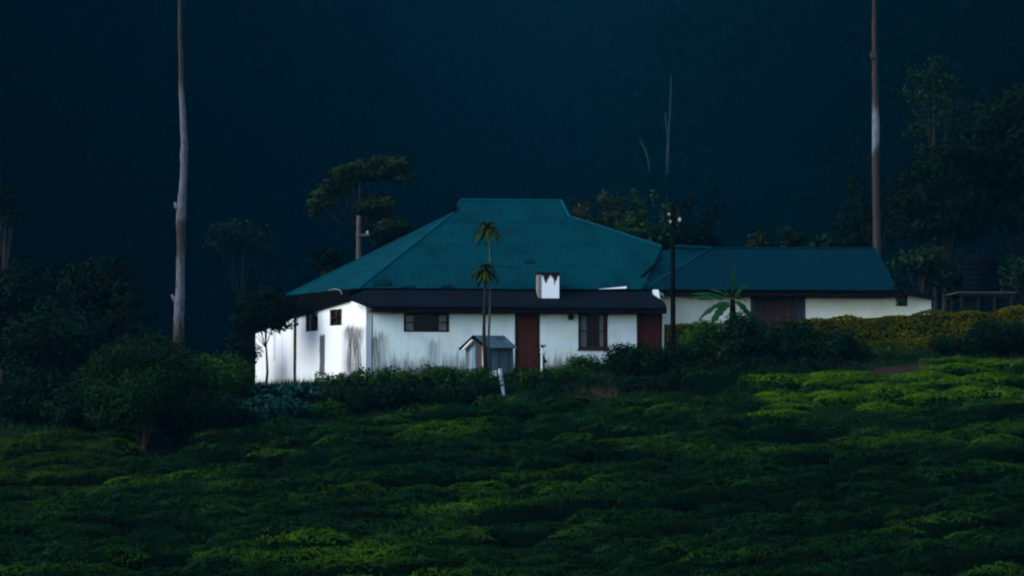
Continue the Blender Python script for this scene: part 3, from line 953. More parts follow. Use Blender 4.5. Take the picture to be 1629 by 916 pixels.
MB(AN).slab([q0 + Vector((0, .02, -.002)), q1 + Vector((-.02, .02, -.002)), q1 + Vector((-.02, .02, -.1)), q0 + Vector((0, .02, -.16))], H.ey * 0.05, world=False).build("fascia_board", M['tin_brown'], annex)
# pale gable board where the annex meets the bungalow
e_ = AN.hit(1046, 466, -0.75); e2 = AN.hit(1056, 472, -0.75)
MB(AN).slab([(e_.x, -.75, e_.z), (e2.x, -.75, e2.z), (e2.x, -.75, e2.z + .10), (e_.x + .05, -.75, e_.z + .07)], H.ey * 0.05, world=False).build("end_board", M['plank_white'], annex)

# ------------------------------------------------------------------ little plank hut in front of the house
HB = GP(778, 87.2)
hut = thing("plank_hut", HB, "small blue and grey plank hut with gabled tin roof below the window", "hut")
hz = lambda py, Y=87.2: P(778, py, Y).z - HB.z
hf = Frame(HB, R(-28))
wX, wY = 1.05, 0.85
# corners: gable end faces left-front, long side faces right-front
xl, xr = -0.95, 0.98
HF = Frame((P(777, 580, 86.9).x, 86.9, HB.z), R(14))      # long side
HG = Frame((P(777, 580, 86.9).x, 86.9, HB.z), R(-48))     # gable end, x negative to the left
zw = P(777, 552, 86.9).z - HB.z
x_long = HF.hit(817, 565).x; x_gab = HG.hit(741, 565).x
zap = P(768, 534, 86.9).z - HB.z
nb = 7
for k in range(nb):
    a, b_ = x_gab * (k + 1) / nb, x_gab * k / nb
    tz = lambda x: zw + (zap - zw) * (1 - abs(x / x_gab - 0.5) * 2) - 0.03
    mm = [M['plank_red'], M['plank_white'], M['plank_red'], M['plank_grey'], M['plank_blue'], M['plank_white'], M['plank_blue']][k]
    m2 = MB(HG); m2.slab([(a + .006, 0, -0.5), (b_ - .006, 0, -0.5), (b_ - .006, 0, tz(b_)), ((a + b_) / 2, 0, max(tz(a), tz(b_), tz((a + b_) / 2))), (a + .006, 0, tz(a))], HG.ey * 0.03, world=False)
    m2.build("plank", mm, hut)
for k in range(8):
    a, b_ = x_long * k / 8, x_long * (k + 1) / 8
    MB(HF).box(a + .005, b_ - .005, random.uniform(0, .012), 0.03, -0.5, zw).build("plank", M['tin_blue'] if k % 3 else M['plank_grey'], hut)
B0 = HG.w((x_gab, 0, 0)); Lv = HF.ex * x_long
MB().slab([B0 + Vector((0, 0, -.5)), B0 + Lv + Vector((0, 0, -.5)), B0 + Lv + Vector((0, 0, zw)), B0 + Vector((0, 0, zw))], -HF.ey * 0.03).build("back_panel", M['plank_grey'], hut)
C0 = HF.w((x_long - .005, 0.03, 0)); Gv = HG.ex * x_gab
MB().slab([C0 + Vector((0, 0, -.5)), C0 + Gv + Vector((0, 0, -.5)), C0 + Gv + Vector((0, 0, zw)), C0 + Gv * 0.5 + Vector((0, 0, zap - .05)), C0 + Vector((0, 0, zw))], -HF.ex * 0.02).build("end_panel", M['plank_grey'], hut)
r0 = HG.w((x_gab * 0.5, 0, zap)) - HF.ex * 0.12; r1 = r0 + HF.ex * (x_long + 0.2)
lo = HF.w((-0.12, -0.14, zw - 0.05)) - HG.ex * -0.05; lo2 = lo + HF.ex * (x_long + 0.2)
MB().slab([lo, lo2, r1, r0], (0, 0, 0.035)).build("roof", M['tin_blue'], hut)
lb = B0 - HF.ex * 0.12 - HG.ex * 0.12 + Vector((0, 0, zw - 0.05)); lb2 = lb + HF.ex * (x_long + 0.2)
MB().slab([lb, lb2, r1 + Vector((0, 0, .002)), r0 + Vector((0, 0, .002))], (0, 0, 0.035)).build("roof", M['tin_dark'], hut)
u = -HF.ex * 0.03
MB().tube([lb + u, r0 + u, lo + u], 0.055, 5).build("barge_board", M['deck'], hut)
MB().tube([lb + u + HG.ex * 0.16 + Vector((0, 0, -0.03)), r0 + u * 1.8 + Vector((0, 0, -0.14))], 0.045, 5).build("white_barge_board", M['white'], hut)

# leaning white post and white slab
a = P(795, 588, 84.2); b_ = P(802, 631, 83.6)
g2 = gz(b_.x, b_.y)
MBp = MB(); MBp.tube([Vector((b_.x, b_.y, min(g2, b_.z) - 0.15)), b_, a], [0.04, 0.05, 0.085], 7)
tag(MBp.build("leaning_post", M['plank_white'], None, Vector((b_.x, b_.y, g2))), "leaning white post among the shrubs below the hut", "post")
s0 = P(783, 592, 86.6)
tag(MB(Frame(s0, R(10))).box(-.16, .14, -.1, .1, -.5, .06).build("white_block", M['white'], None, s0), "small white block beside the leaning post", "block")
# slim white stake by the front door with a leafy plant
s1 = GP(862, 86.5); zt = P(862, 553, 86.5).z
tag(MB().tube([s1 - Vector((0, 0, .3)), Vector((s1.x, s1.y, zt))], [0.045, 0.035], 7).build("garden_stake", M['white'], None, s1), "slim white stake standing right of the brown front door", "stake")

# ------------------------------------------------------------------ utility poles
def pole(px, Y, ytop, ybase, r, m, label, ins, arm):
    g = GP(px, Y); zt = P(px, ytop, Y).z
    root = thing("utility_pole", g, label, "pole")
    MB().tube([g - Vector((0, 0, .4)), Vector((g.x, g.y, (g.z + zt) / 2)), Vector((g.x + 0.02, g.y, zt))], [r, r * .9, r * .75], 10).build("post", M[m], root)
    if arm:
        za_ = P(px, arm[0], Y).z
        MB(Frame((g.x, g.y, za_), 0)).box(arm[1], arm[2], -r - .09, -r - .01, -.05, .05).build("crossarm", M[m], root)
    for (ix, iy, s) in ins:
        p = P(ix, iy, Y); p.y -= r + 0.05
        MB().tube([p + Vector((0, 0, -s)), p + Vector((0, 0, -s * .3)), p, p + Vector((0, 0, s * .5)), p + Vector((0, 0, s))], [s * .5, s * .95, s * .6, s * .9, s * .3], 9).build("insulator", M['ceramic'], root)
        MB().tube([p + Vector((0, 0, -s)), Vector((g.x, g.y - r * .5, p.z - s))], 0.015, 5).build("bracket", M['iron'], root)
    return root
pole(1071, 86.8, 322, 552, 0.10, 'pole', "tall dark wooden utility pole with white insulators in front of the annex", [(1081, 350, .075), (1064, 341, .05), (1066, 353, .05)], None)
pole(569, 108, 343, 420, 0.13, 'bark_grey', "pale grey utility pole under the umbrella-shaped tree", [(585, 370, .07)], (374, -.1, .52))

# ------------------------------------------------------------------ water tank and stand
TY = 101.0
tg = GP(1562, TY)
zp_ = P(1562, 466, TY).z
st = thing("tank_stand", tg, "dark iron stand with plank platform carrying the black water tank", "stand")
tf = Frame(tg, R(4)); zz = zp_ - tg.z
for i in range(7):
    MB(tf).box(-1.25, 1.25, -1.0 + i * .285, -1.0 + i * .285 + .27, zz - .07, zz).build("plank", M['plank_grey'], st)
for sx_ in (-1.05, -.35, .35, 1.05):
    for sy_ in (-.85, .85):
        MB(tf).box(sx_ - .05, sx_ + .05, sy_ - .05, sy_ + .05, -.4, zz - .072).build("leg", M['iron'], st)
for sy_ in (-.92, .92):
    MB(tf).box(-1.2, 1.2, sy_ - .02, sy_ + .02, zz - .2, zz - .075).build("beam", M['iron'], st)
tr = 0.74
z0 = zz + .003; hT = P(1562, 404, TY).z - zp_
prof = [(tr * .96, 0), (tr, .05)]
k = 6
for i in range(k):
    zlo = .05 + (hT - .35) * i / k
    prof += [(tr, zlo + .02), (tr + .025, zlo + .06), (tr + .025, zlo + .13), (tr, zlo + .17)]
prof += [(tr, hT - .28), (tr * .9, hT - .14), (tr * .45, hT - .03), (tr * .4, hT - .02)]
tank = thing("water_tank", tg + Vector((0, 0, zz)), "black ribbed plastic water tank on its stand at the right", "tank")
MB().tube([tg + Vector((0, 0, zz + .003 + z)) for r_, z in prof], [r_ for r_, z in prof], 28).build("tank_body", M['black_plastic'], tank, smooth=True)
MB().tube([tg + Vector((0, 0, zz + hT - .018)), tg + Vector((0, 0, zz + hT + .05)), tg + Vector((0, 0, zz + hT + .07))], [.3, .3, .2], 16).build("tank_lid", M['black_plastic'], tank)

# ------------------------------------------------------------------ tall bare trunks
def tall_trunk(px, Y, pts, rads, ztop, material, label, knobs=()):
    g = GP(px, Y)
    root = thing("tall_tree", g, label, "tree")
    path = [Vector((GP(pts[0][0], Y).x, Y, g.z - 0.4))] + [P(x, y, Y) for x, y in pts]
    last = path[-1]
    path += [last + Vector((0.1, 0, (ztop - last.z) * .5)), Vector((last.x + 0.25, Y, ztop))]
    rr = [rads[0] * 1.15] + list(rads) + [rads[-1] * .7, rads[-1] * .25]
    # resample with small wobble
    pp, r2 = [], []
    for i in range(len(path) - 1):
        for k in range(4):
            f = k / 4
            q = path[i].lerp(path[i + 1], f)
            pp.append(q + Vector((random.uniform(-.018, .018), random.uniform(-.018, .018), 0)))
            r2.append((rr[i] * (1 - f) + rr[i + 1] * f) * random.uniform(.93, 1.07))
    pp.append(path[-1]); r2.append(rr[-1])
    MB().tube(pp, r2, 10).build("trunk", material, root, smooth=True)
    for (kx, ky, s, dx) in knobs:
        p = P(kx, ky, Y)
        MB().tube([p, p + Vector((dx * .5, -.02, s * .3)), p + Vector((dx, -.04, s))], [s * .45, s * .32, s * .12], 7).build("branch_stub", material, root, smooth=True)
    cl = []; mb = MB()
    for k in range(16):
        a_ = random.uniform(0, 6.28); zz_ = random.uniform(last.z + 4, ztop + 1.0); L_ = random.uniform(.6, 2.2)
        c_ = Vector((last.x + math.cos(a_) * L_, Y + math.sin(a_) * L_, zz_))
        cl.append((c_ - g, (.8, .8, .5)))
        mb.tube([Vector((last.x + .15, Y, zz_ - .9)), c_], [.06, .02], 5)
    Vv, Qq, Tt = crown_arr(cl, 22, .22)
    mb.build("limb", material, root)
    link("crown", mesh_np("crown", Vv, Qq, M['tree_green'], Tt), root)
    return root
YL = 97.0
gl_ = GP(285, YL).z
zof = lambda py, Y, g: P(800, py, Y).z - g
mL = tall_bark("shed_bark_left", [(zof(340, YL, gl_), zof(150, YL, gl_)), (zof(505, YL, gl_), zof(420, YL, gl_))], (0.034, 0.027, 0.022), (0.085, 0.09, 0.105))
tall_trunk(284, YL, [(284, 520), (286, 470), (288, 400), (288, 338), (291, 290), (293, 235), (290, 175), (288, 120), (287, 60), (286, 0)],
           [.23, .20, .18, .21, .15, .15, .13, .11, .09, .08], 25, mL, "tall bare pale trunk rising out of the picture on the left", [(284, 332, .28, -.16), (283, 480, .3, -.26), (293, 262, .16, .16)])
YR = 108.0
gr_ = GP(1395, YR).z
mR = tall_bark("shed_bark_right", [(zof(232, YR, gr_), zof(182, YR, gr_))], (0.033, 0.024, 0.022), (0.12, 0.15, 0.18))
tall_trunk(1396, YR, [(1396, 430), (1395, 350), (1393, 270), (1393, 200), (1392, 120), (1391, 60), (1391, 0)],
           [.19, .18, .17, .17, .13, .11, .09], 27, mR, "tall bare reddish trunk rising behind the annex roof on the right", [(1391, 94, .3, -.18), (1394, 128, .15, .16), (1392, 302, .14, -.18)])

# far bleached dead trees on the hillside
def dead_tree(px, Y, stems, label):
    g = GP(px, Y)
    root = thing("dead_tree", g, label, "tree")
    for pts, r0_, r1_ in stems:
        path = [P(x, y, Y) for x, y in pts]
        n = len(path)
        MB().tube(path, [r0_ + (r1_ - r0_) * i / (n - 1) for i in range(n)], 6).build("trunk", M['bark_hazed'], root, smooth=True)
    p = P(stems[0][0][0][0], stems[0][0][0][1], Y)
    MB().tube([g - Vector((0, 0, .5)), p], [stems[0][1] * 1.2, stems[0][1]], 6).build("trunk", M['bark_far'], root)
dead_tree(1063, 235, [([(1063, 278), (1063, 240), (1064, 212), (1066, 185), (1068, 118)], .24, .05), ([(1063, 222), (1060, 200), (1059, 180)], .12, .04)], "bleached straight dead trunk on the dark hillside above the utility pole")
dead_tree(1033, 240, [([(1034, 275), (1032, 255), (1027, 238), (1018, 222)], .18, .05)], "short bent bleached dead trunk on the hillside left of a straight one")

# ------------------------------------------------------------------ trees round the house
def umbrella(rx, ry, zb, zt):
    out = []
    h_ = zt - zb
    for k in range(85):
        f = random.uniform(-1, 1); d = random.uniform(-.8, .8)
        z = zt - 0.35 - h_ * (0.10 * (f * .9 - .45) ** 2 * 2.2 + (0.30 if f < -.5 else 0) * abs(f + .5) * 2) - abs(random.gauss(0, .12)) * h_ - .1 * d * d
        out.append(((f * rx * .9 + .1, d * ry, z), (rx * .14, rx * .14, .2)))
    for k in range(9):
        out.append(((random.uniform(.1, .75) * rx, random.uniform(-.5, .5) * ry, zb + h_ * random.uniform(-.25, .2)), (.75, .7, .4)))
    return out
tree("umbrella_tree", 572, 122, 243, 165, 340, M['umbrella'], "umbrella-shaped tree with flat arching crown behind the left roof slope", 'bark', leaf=.2, dens=70, shape=umbrella, trunk_r=.2)
tree("small_tree", 525, 118, 385, 75, 440, M['tree_dark'], "low round tree just above the left end of the roof", leaf=.22, n=14)
tree("small_tree", 625, 116, 340, 85, 420, M['tree_dark'], "dark tree filling the gap right of the pale grey pole", leaf=.22, n=16)
def wispy(rx, ry, zb, zt):
    out = clumps_in((0, 0, (zb + zt) / 2 - .6), (rx, ry, (zt - zb) / 2), 26, .55)
    for k in range(14):
        f = random.uniform(-.9, .9)
        out.append(((f * rx, random.uniform(-.5, .5) * ry, zt - abs(f) * 1.2 + random.uniform(-.7, .35)), (.28, .28, .5)))
    return out
tree("leafy_tree", 965, 114, 305, 125, 400, M['tree_olive'], "olive yellowish tree behind the right slope of the main roof", leaf=.22, n=26, dens=22, shape=wispy)
tree("leafy_tree", 1030, 112, 308, 120, 410, M['tree_green'], "green tree directly behind the dark utility pole's left side", leaf=.22, dens=22, shape=wispy)
tree("leafy_tree", 1100, 113, 322, 115, 410, M['tree_dark'], "dark round tree right of the utility pole above the annex roof", leaf=.22, n=30, shape=wispy, dens=22)
for i, (px, yt, w, m, lb_) in enumerate(((1206, 352, 36, 'tree_olive', "small olive treetop at the left above the annex ridge"), (1252, 356, 60, 'tree_green', "second green treetop above the annex ridge, near the olive one"),
                                    (1305, 366, 66, 'tree_green', "third green treetop above the middle of the annex ridge"), (1352, 364, 60, 'tree_dark', "dark treetop above the annex ridge left of the reddish trunk"))):
    tree("treetop", px, 121, yt, w, 412, M[m], lb_, leaf=.22, n=14, trunk_r=.1)
# right hand wood
tree("broad_tree", 1385, 116, 262, 110, 430, M['tree_dark'], "slender dark tree behind the tall reddish trunk", leaf=.2, n=36, dens=22, cr=.55)
tree("broad_tree", 1505, 112, 215, 165, 430, M['tree_dark'], "large dark tree behind the black water tank", leaf=.22, n=60, dens=34, cr=.8)
tree("broad_tree", 1490, 128, 78, 110, 250, M['tree_green'], "thin tall tree reaching highest at the right behind the others", leaf=.2, n=36, dens=18, cr=.6, trunk_r=.14)
tree("broad_tree", 1625, 114, 120, 190, 430, M['tree_dark'], "tallest dense dark tree at the right edge of the picture", leaf=.24, n=80, dens=32, cr=.95)
tree("broad_tree", 1470, 107, 385, 110, 480, M['tree_green'], "low green tree between the annex and the water tank", leaf=.2, n=26, dens=30)
tree("broad_tree", 1625, 105, 385, 95, 490, M['tree_green'], "low leafy tree right of the water tank", leaf=.2, n=20, dens=30)
tree("broad_tree", 1545, 106, 410, 120, 500, M['tree_dark'], "low dark tree hidden behind the water tank stand", leaf=.22, n=24, dens=26)
# left hand wood
tree("broad_tree", 35, 103, 405, 170, 620, M['tree_dark'], "broad dark tree at the left edge of the picture", leaf=.22, n=44, dens=40)
tree("broad_tree", 150, 101, 402, 165, 610, M['tree_dark'], "dark tree with highest crown among the left wood", leaf=.22, n=46, dens=40)
tree("broad_tree", 205, 99, 440, 90, 600, M['tree_dark'], "narrow dark tree on the right flank of the left wood", leaf=.2, n=26, dens=26)
tree("broad_tree", 90, 96, 470, 180, 640, M['bush_dark'], "low dark tree in front of the left wood", leaf=.2, n=36, dens=40)
tree("broad_tree", 5, 132, 285, 60, 400, M['tree_dark'], "hazy dark tree at the extreme left above the wood", leaf=.3, n=20, dens=18)
tree("hazy_tree", 385, 190, 335, 130, 440, M['tree_green'], "faint hazy tree on the slope between pale trunk and roof", leaf=.4, n=24, dens=9)
tree("round_tree", 232, 77, 520, 212, 716, M['bush_mid'], "round green tree with reddish trunk in front of the pale trunk", 'bark_red', leaf=.11, n=84, dens=80, trunk_r=.10, lean=0)
tree("wall_tree", 422, 91.6, 446, 108, 546, M['tree_dark'], "small dark tree with thin trunk against the white left wall", 'bark', leaf=.15, n=40, dens=70, trunk_r=.05, depth=.75)

# ------------------------------------------------------------------ shrubs
B_ = [
 ("shrub", 380, 93.5, 524, 72, 'bush_dark', "black green shrub at the left end of the white wall", .14),
 ("shrub", 335, 84, 566, 150, 'bush', "green shrub between the round tree and the white wall", .13),
 ("shrub", 150, 82, 580, 130, 'bush_dark', "dark shrub left of the round tree", .14),
 ("shrub", 60, 83, 590, 150, 'bush_dark', "dark shrub low at the left edge below the wood", .14),
 ("broadleaf_shrub", 425, 86, 616, 95, 'bush_blue', "bluish broad-leaved shrub under the small wall tree", .24),
 ("broadleaf_shrub", 482, 84, 610, 100, 'bush_blue', "bluish broad-leaved shrub below the stained wall corner", .24),
 ("broadleaf_shrub", 440, 80, 628, 120, 'bush_blue', "lowest bluish broad-leaved shrub above the tea rows", .22),
 ("shrub", 350, 80.5, 622, 130, 'bush_dark', "dark shrub on the bank right of the round tree's trunk", .13),
 ("shrub", 300, 79, 636, 120, 'bush_dark', "low dark shrub just right of the reddish trunk", .13),
 ("shrub", 130, 79, 610, 120, 'bush_dark', "dark shrub left of the reddish trunk above the left tea terrace", .13),
 ("shrub", 520, 80.6, 632, 90, 'bush', "low green shrub right of the lowest bluish shrub", .12),
 ("shrub", 800, 80.2, 628, 90, 'bush', "low green shrub at the foot of the leaning white post", .12),
 ("shrub", 940, 80.8, 622, 80, 'bush_dark', "low dark shrub beside the dry grass patch", .12),
 ("shrub", 1030, 82, 596, 100, 'bush_dark', "low dark shrub on the bank below the utility pole", .13),
 ("shrub", 545, 86, 588, 100, 'bush', "green shrub at the foot of the front left house corner", .12),
 ("shrub", 612, 85, 582, 110, 'bush', "green shrub below the left end of the long window", .12),
 ("shrub", 684, 84.5, 580, 115, 'bush', "green shrub directly below the long window", .12),
 ("shrub", 745, 84, 584, 105, 'bush', "green shrub in front of the plank hut", .12),
 ("shrub", 560, 81.5, 612, 110, 'bush_dark', "dark shrub on the bank below the front left corner", .13),
 ("shrub", 640, 81, 608, 115, 'bush_dark', "dark shrub on the bank below the long window's left side", .13),
 ("shrub", 720, 80.5, 608, 115, 'bush_dark', "dark shrub on the bank left of the leaning white post", .13),
 ("shrub", 842, 84.5, 584, 95, 'bush', "green shrub right of the leaning white post", .12),
 ("shrub", 908, 85, 580, 100, 'bush', "green shrub below the brown casement window", .12),
 ("shrub", 868, 81, 608, 115, 'bush_dark', "dark shrub on the bank right of the leaning post", .13),
 ("shrub", 1000, 86.2, 544, 90, 'bush_dark', "dark shrub covering the foot of the right brown door", .13),
 ("shrub", 960, 82.5, 595, 80, 'bush_dark', "dark shrub on the bank below the right brown door", .13),
 ("shrub", 1060, 85.5, 546, 95, 'bush_dark', "dark shrub at the foot of the dark utility pole", .13),
 ("shrub", 1132, 86.3, 512, 105, 'bush', "dark green shrub left of the banana plant", .13),
 ("shrub", 1184, 86.5, 498, 105, 'bush_dark', "tall dark shrub hiding the foot of the banana plant", .14),
 ("shrub", 1262, 86.2, 508, 115, 'bush_dark', "dark shrub under the plank gate of the annex", .13),
 ("shrub", 1340, 85.6, 524, 110, 'bush_dark', "rightmost dark shrub of the row below the annex", .13),
 ("shrub", 1100, 82.5, 575, 110, 'bush_dark', "low dark shrub below the banana plant's left side", .13),
 ("shrub", 1200, 83, 566, 120, 'bush_dark', "low dark shrub above the bright tea terrace's left end", .13),
 ("shrub", 1310, 83.3, 566, 120, 'bush_dark', "low dark shrub above the middle of the bright tea terrace", .13),
 ("shrub", 1515, 86, 528, 85, 'bush_dark', "dark rounded shrub left of the pair below the water tank", .13),
 ("shrub", 1580, 86, 510, 110, 'bush_dark', "tallest dark rounded shrub below the water tank", .13),
 ("shrub", 1645, 86, 512, 100, 'bush_dark', "dark shrub cut by the right picture edge", .13),
 ("shrub", 1420, 85.4, 556, 90, 'bush', "low green shrub in the gap before the olive hedge", .11),
 ("shrub", 862, 87.0, 540, 22, 'bush', "thin leafy plant climbing the slim white stake", .12),
 ("shrub", 930, 87.6, 560, 60, 'bush', "small ragged shrub under the brown casement window's sill", .11),
 ("shrub", 1125, 89.5, 500, 60, 'bush', "shrub against the annex wall beside the banana plant", .12),
]
for nm, px, Y, yt, w, m, lb_, lf in B_:
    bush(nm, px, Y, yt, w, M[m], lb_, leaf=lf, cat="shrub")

# ------------------------------------------------------------------ olive hedges
def hedge(px0, px1, Y, yt0, yt1, depth, label):
    g0, g1 = GP(px0, Y), GP(px1, Y)
    g = (g0 + g1) / 2
    root = thing("hedge", g, label, "hedge")
    n = int((g1.x - g0.x) * 900 * depth ** .5)
    f = RNG.random(n)
    px = px0 + (px1 - px0) * f
    X = g0.x + (g1.x - g0.x) * f
    top = np.array([P(a, yt0 + (yt1 - yt0) * b_, Y).z for a, b_ in zip(px, f)]) + 0.07 * np.sin(X * 1.7) + .05 * np.sin(X * 4.1) - .03
    bot = hgt(X, np.full(n, Y)) - 0.1
    th = RNG.uniform(-.25 * math.pi, 1.0 * math.pi, n)
    yy = Y - np.cos(th) * depth * .5
    k = np.clip(np.abs(np.sin(th)) ** .35, 0, 1)
    on_top = RNG.random(n) < .45
    zz_ = np.where(on_top, top - .08 * RNG.random(n), bot + (top - bot) * RNG.random(n) ** .8)
    yy = np.where(on_top, Y + depth * (RNG.random(n) - .5), Y - depth * .5 + RNG.normal(0, .06, n))
    C = np.stack([X, yy, zz_], 1) - np.array(g)
    nr = np.where(on_top[:, None], np.array([0, -.2, 1.]), np.array([0, -1., .35]))
    Vv, Qq = leaves(C, nr, .11, .55, .8)
    T = np.repeat(np.clip(np.where(on_top, .72, .42) + RNG.normal(0, .14, n) + .1 * np.sin(X * 3.1), 0, 1), 4)
    link("foliage", mesh_np("foliage", Vv, Qq, M['hedge'], T), root)
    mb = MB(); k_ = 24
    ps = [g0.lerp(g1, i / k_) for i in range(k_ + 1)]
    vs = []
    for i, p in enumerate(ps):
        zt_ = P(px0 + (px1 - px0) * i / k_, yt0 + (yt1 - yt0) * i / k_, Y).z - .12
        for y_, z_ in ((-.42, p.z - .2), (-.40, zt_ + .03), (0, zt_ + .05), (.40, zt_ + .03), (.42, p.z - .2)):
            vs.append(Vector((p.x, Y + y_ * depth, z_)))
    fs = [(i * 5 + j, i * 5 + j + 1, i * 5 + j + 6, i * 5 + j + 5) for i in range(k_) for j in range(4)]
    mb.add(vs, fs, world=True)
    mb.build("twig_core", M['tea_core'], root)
hedge(1240, 1720, 89.6, 511, 484, 1.3, "long clipped olive yellow hedge in front of the annex's right half")
hedge(1058, 1135, 89.3, 513, 513, 1.0, "short olive yellow hedge between the utility pole and banana plant")
hedge(1330, 1480, 87.8, 540, 536, 0.9, "low brownish olive hedge in front of the long one")

# ------------------------------------------------------------------ banana plant
bg = GP(1166, 87.9)
ban = thing("banana_plant", bg, "banana plant with broad arching leaves before the annex wall", "banana plant")
zc = P(1168, 476, 87.9).z
MB().tube([bg - Vector((0, 0, .1)), Vector((bg.x + .03, bg.y, (bg.z + zc) / 2)), Vector((bg.x, bg.y, zc))], [.19, .16, .09], 9).build("stem", M['bush_dark'], ban, smooth=True)
def big_leaf(tip_px, tip_py, ydir, arch, width):
    a = Vector((bg.x, bg.y, zc - .05)); b_ = P(tip_px, tip_py, bg.y + ydir)
    n = 12; Vv = []; T = []
    for i in range(n + 1):
        f = i / n
        c_ = a.lerp(b_, f) + Vector((0, 0, arch * 4 * f * (1 - f)))
        d = (b_ - a) + Vector((0, 0, arch * 4 * (1 - 2 * f)))
        s = d.cross(Vector((0.25, -.6, 1))).normalized()
        up_ = s.cross(d).normalized()
        w_ = width * math.sin(math.pi * min(.985, max(0.02, (f * .9 + .07)))) ** .6 * (1 if f > .18 else .12) * random.uniform(.45, 1.1)
        for k, fold in ((-1, .35), (0, 0), (1, .35)):
            q = c_ + s * (k * w_) + Vector((0, 0, -abs(k) * w_ * fold * .6))
            Vv.append(q - bg); T.append(.55 + (.2 if k == 0 else 0) + random.uniform(-.1, .15))
    Qq = [(i * 3 + k, i * 3 + k + 1, i * 3 + k + 4, i * 3 + k + 3) for i in range(n) for k in range(2)]
    link("leaf", mesh_np("leaf", np.array([tuple(v) for v in Vv]), np.array(Qq), M['banana'], np.clip(T, 0, 1)), ban)
for a_ in ((1167, 416, .1, .02, .09), (1137, 440, -.2, .06, .12), (1093, 475, -.3, .10, .19), (1098, 468, .3, .14, .15), (1112, 508, -.5, .16, .16), (1128, 522, -.7, .18, .18), 
          (1196, 505, -.5, .16, .16), (1206, 522, -.6, .2, .17), (1186, 452, .3, .06, .11), (1128, 460, .5, .12, .12), (1190, 480, .4, .14, .13)):
    big_leaf(*a_)

# ------------------------------------------------------------------ twin-headed strap-leaved plant
cg = GP(774, 86.0)
cord = thing("cabbage_palm", cg, "thin two-headed palm-like plant standing before the plank hut", "plant")
def head(px, py, n, L_, name):
    c_ = P(px, py, 86.0)
    Vv, Qq, T = [], [], []
    for i in range(n):
        a_ = random.uniform(0, 6.28); e_ = random.uniform(-.5, 1.25)
        d = Vector((math.cos(a_) * math.cos(e_), math.sin(a_) * math.cos(e_), math.sin(e_)))
        s = d.cross(Vector((0, 0, 1.01))).normalized() * .06
        L2 = L_ * random.uniform(.7, 1.15); b0 = len(Vv); tt = random.uniform(.2, .9)
        for k in range(5):
            f = k / 4
            q = c_ + d * (L2 * f) + Vector((0, 0, -.6 * L2 * f * f)) - cg
            w_ = s * (1.0 - f * .85)
            Vv += [q - w_, q + w_]; T += [tt, tt]
        for k in range(4):
            Qq.append((b0 + 2 * k, b0 + 2 * k + 1, b0 + 2 * k + 3, b0 + 2 * k + 2))
    link(name, mesh_np(name, np.array([tuple(v) for v in Vv]), np.array(Qq), M['palm'], np.array(T)), cord)
head(772, 430, 170, .66, "leaf_head"); head(776, 362, 160, .64, "leaf_head")
MB().tube([cg - Vector((0, 0, .3)), P(770, 545, 86), P(770, 500, 86), P(773, 440, 86)], [.085, .07, .055, .035], 8).build("stem", M['bark'], cord, smooth=True)
MB().tube([cg + Vector((.06, .06, -.2)), P(777, 545, 86.06), P(779, 500, 86.06), P(780, 440, 86.06), P(778, 368, 86.06)], [.06, .05, .04, .026, .018], 8).build("stem", M['bark_grey'], cord, smooth=True)

# ------------------------------------------------------------------ tea field
def tea_arr(n, w, d, h_, leaf, core=True):
    """clipped mound: flat-topped, leaves over the surface"""
    u_ = RNG.uniform(-1, 1, n); ang = RNG.uniform(0, 2 * math.pi, n)
    side = RNG.random(n) < .38
    rr = np.where(side, 1.0, np.sqrt(RNG.random(n)))
    wob = 1 + .20 * np.sin(ang * 3 + RNG.uniform(0, 6)) + .10 * np.sin(ang * 2 + RNG.uniform(0, 6)) + .10 * np.sin(ang * 5 + RNG.uniform(0, 6))
    X = np.cos(ang) * rr * w * .5 * wob; Y_ = np.sin(ang) * rr * d * .5 * wob
    ztop = h_ * (1 - .34 * rr ** 3.4) + .10 * h_ * np.sin(X * 4 + RNG.uniform(0, 6)) * np.cos(Y_ * 5 + RNG.uniform(0, 6))
    Z = np.where(side, ztop * RNG.uniform(.1, 1.0, n), ztop) + np.abs(RNG.normal(0, .03, n)) - .01 + np.where(RNG.random(n) < .015, RNG.uniform(.04, .10, n), 0)
    nr = np.stack([np.cos(ang) * rr ** 2, np.sin(ang) * rr ** 2, np.where(side, .45, 1.3)], 1)
    C = np.stack([X, Y_, Z], 1)
    V_, Q_ = leaves(C, nr, leaf, .5, .75)
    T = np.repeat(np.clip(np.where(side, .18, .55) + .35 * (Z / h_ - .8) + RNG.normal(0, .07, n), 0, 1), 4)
    mi = np.zeros(len(Q_), int)
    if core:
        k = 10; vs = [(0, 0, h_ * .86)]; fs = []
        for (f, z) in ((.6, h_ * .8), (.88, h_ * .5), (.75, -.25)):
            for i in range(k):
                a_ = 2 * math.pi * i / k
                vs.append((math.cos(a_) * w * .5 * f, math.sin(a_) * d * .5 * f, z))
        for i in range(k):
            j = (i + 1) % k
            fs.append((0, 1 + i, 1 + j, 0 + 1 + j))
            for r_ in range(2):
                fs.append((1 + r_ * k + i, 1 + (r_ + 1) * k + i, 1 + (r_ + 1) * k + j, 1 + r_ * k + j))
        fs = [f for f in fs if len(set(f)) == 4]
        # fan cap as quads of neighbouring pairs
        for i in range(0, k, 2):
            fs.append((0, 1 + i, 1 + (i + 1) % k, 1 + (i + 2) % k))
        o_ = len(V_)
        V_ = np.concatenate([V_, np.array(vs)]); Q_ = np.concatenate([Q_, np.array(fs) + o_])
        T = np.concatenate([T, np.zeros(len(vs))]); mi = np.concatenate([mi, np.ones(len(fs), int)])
    return V_, Q_, T, mi

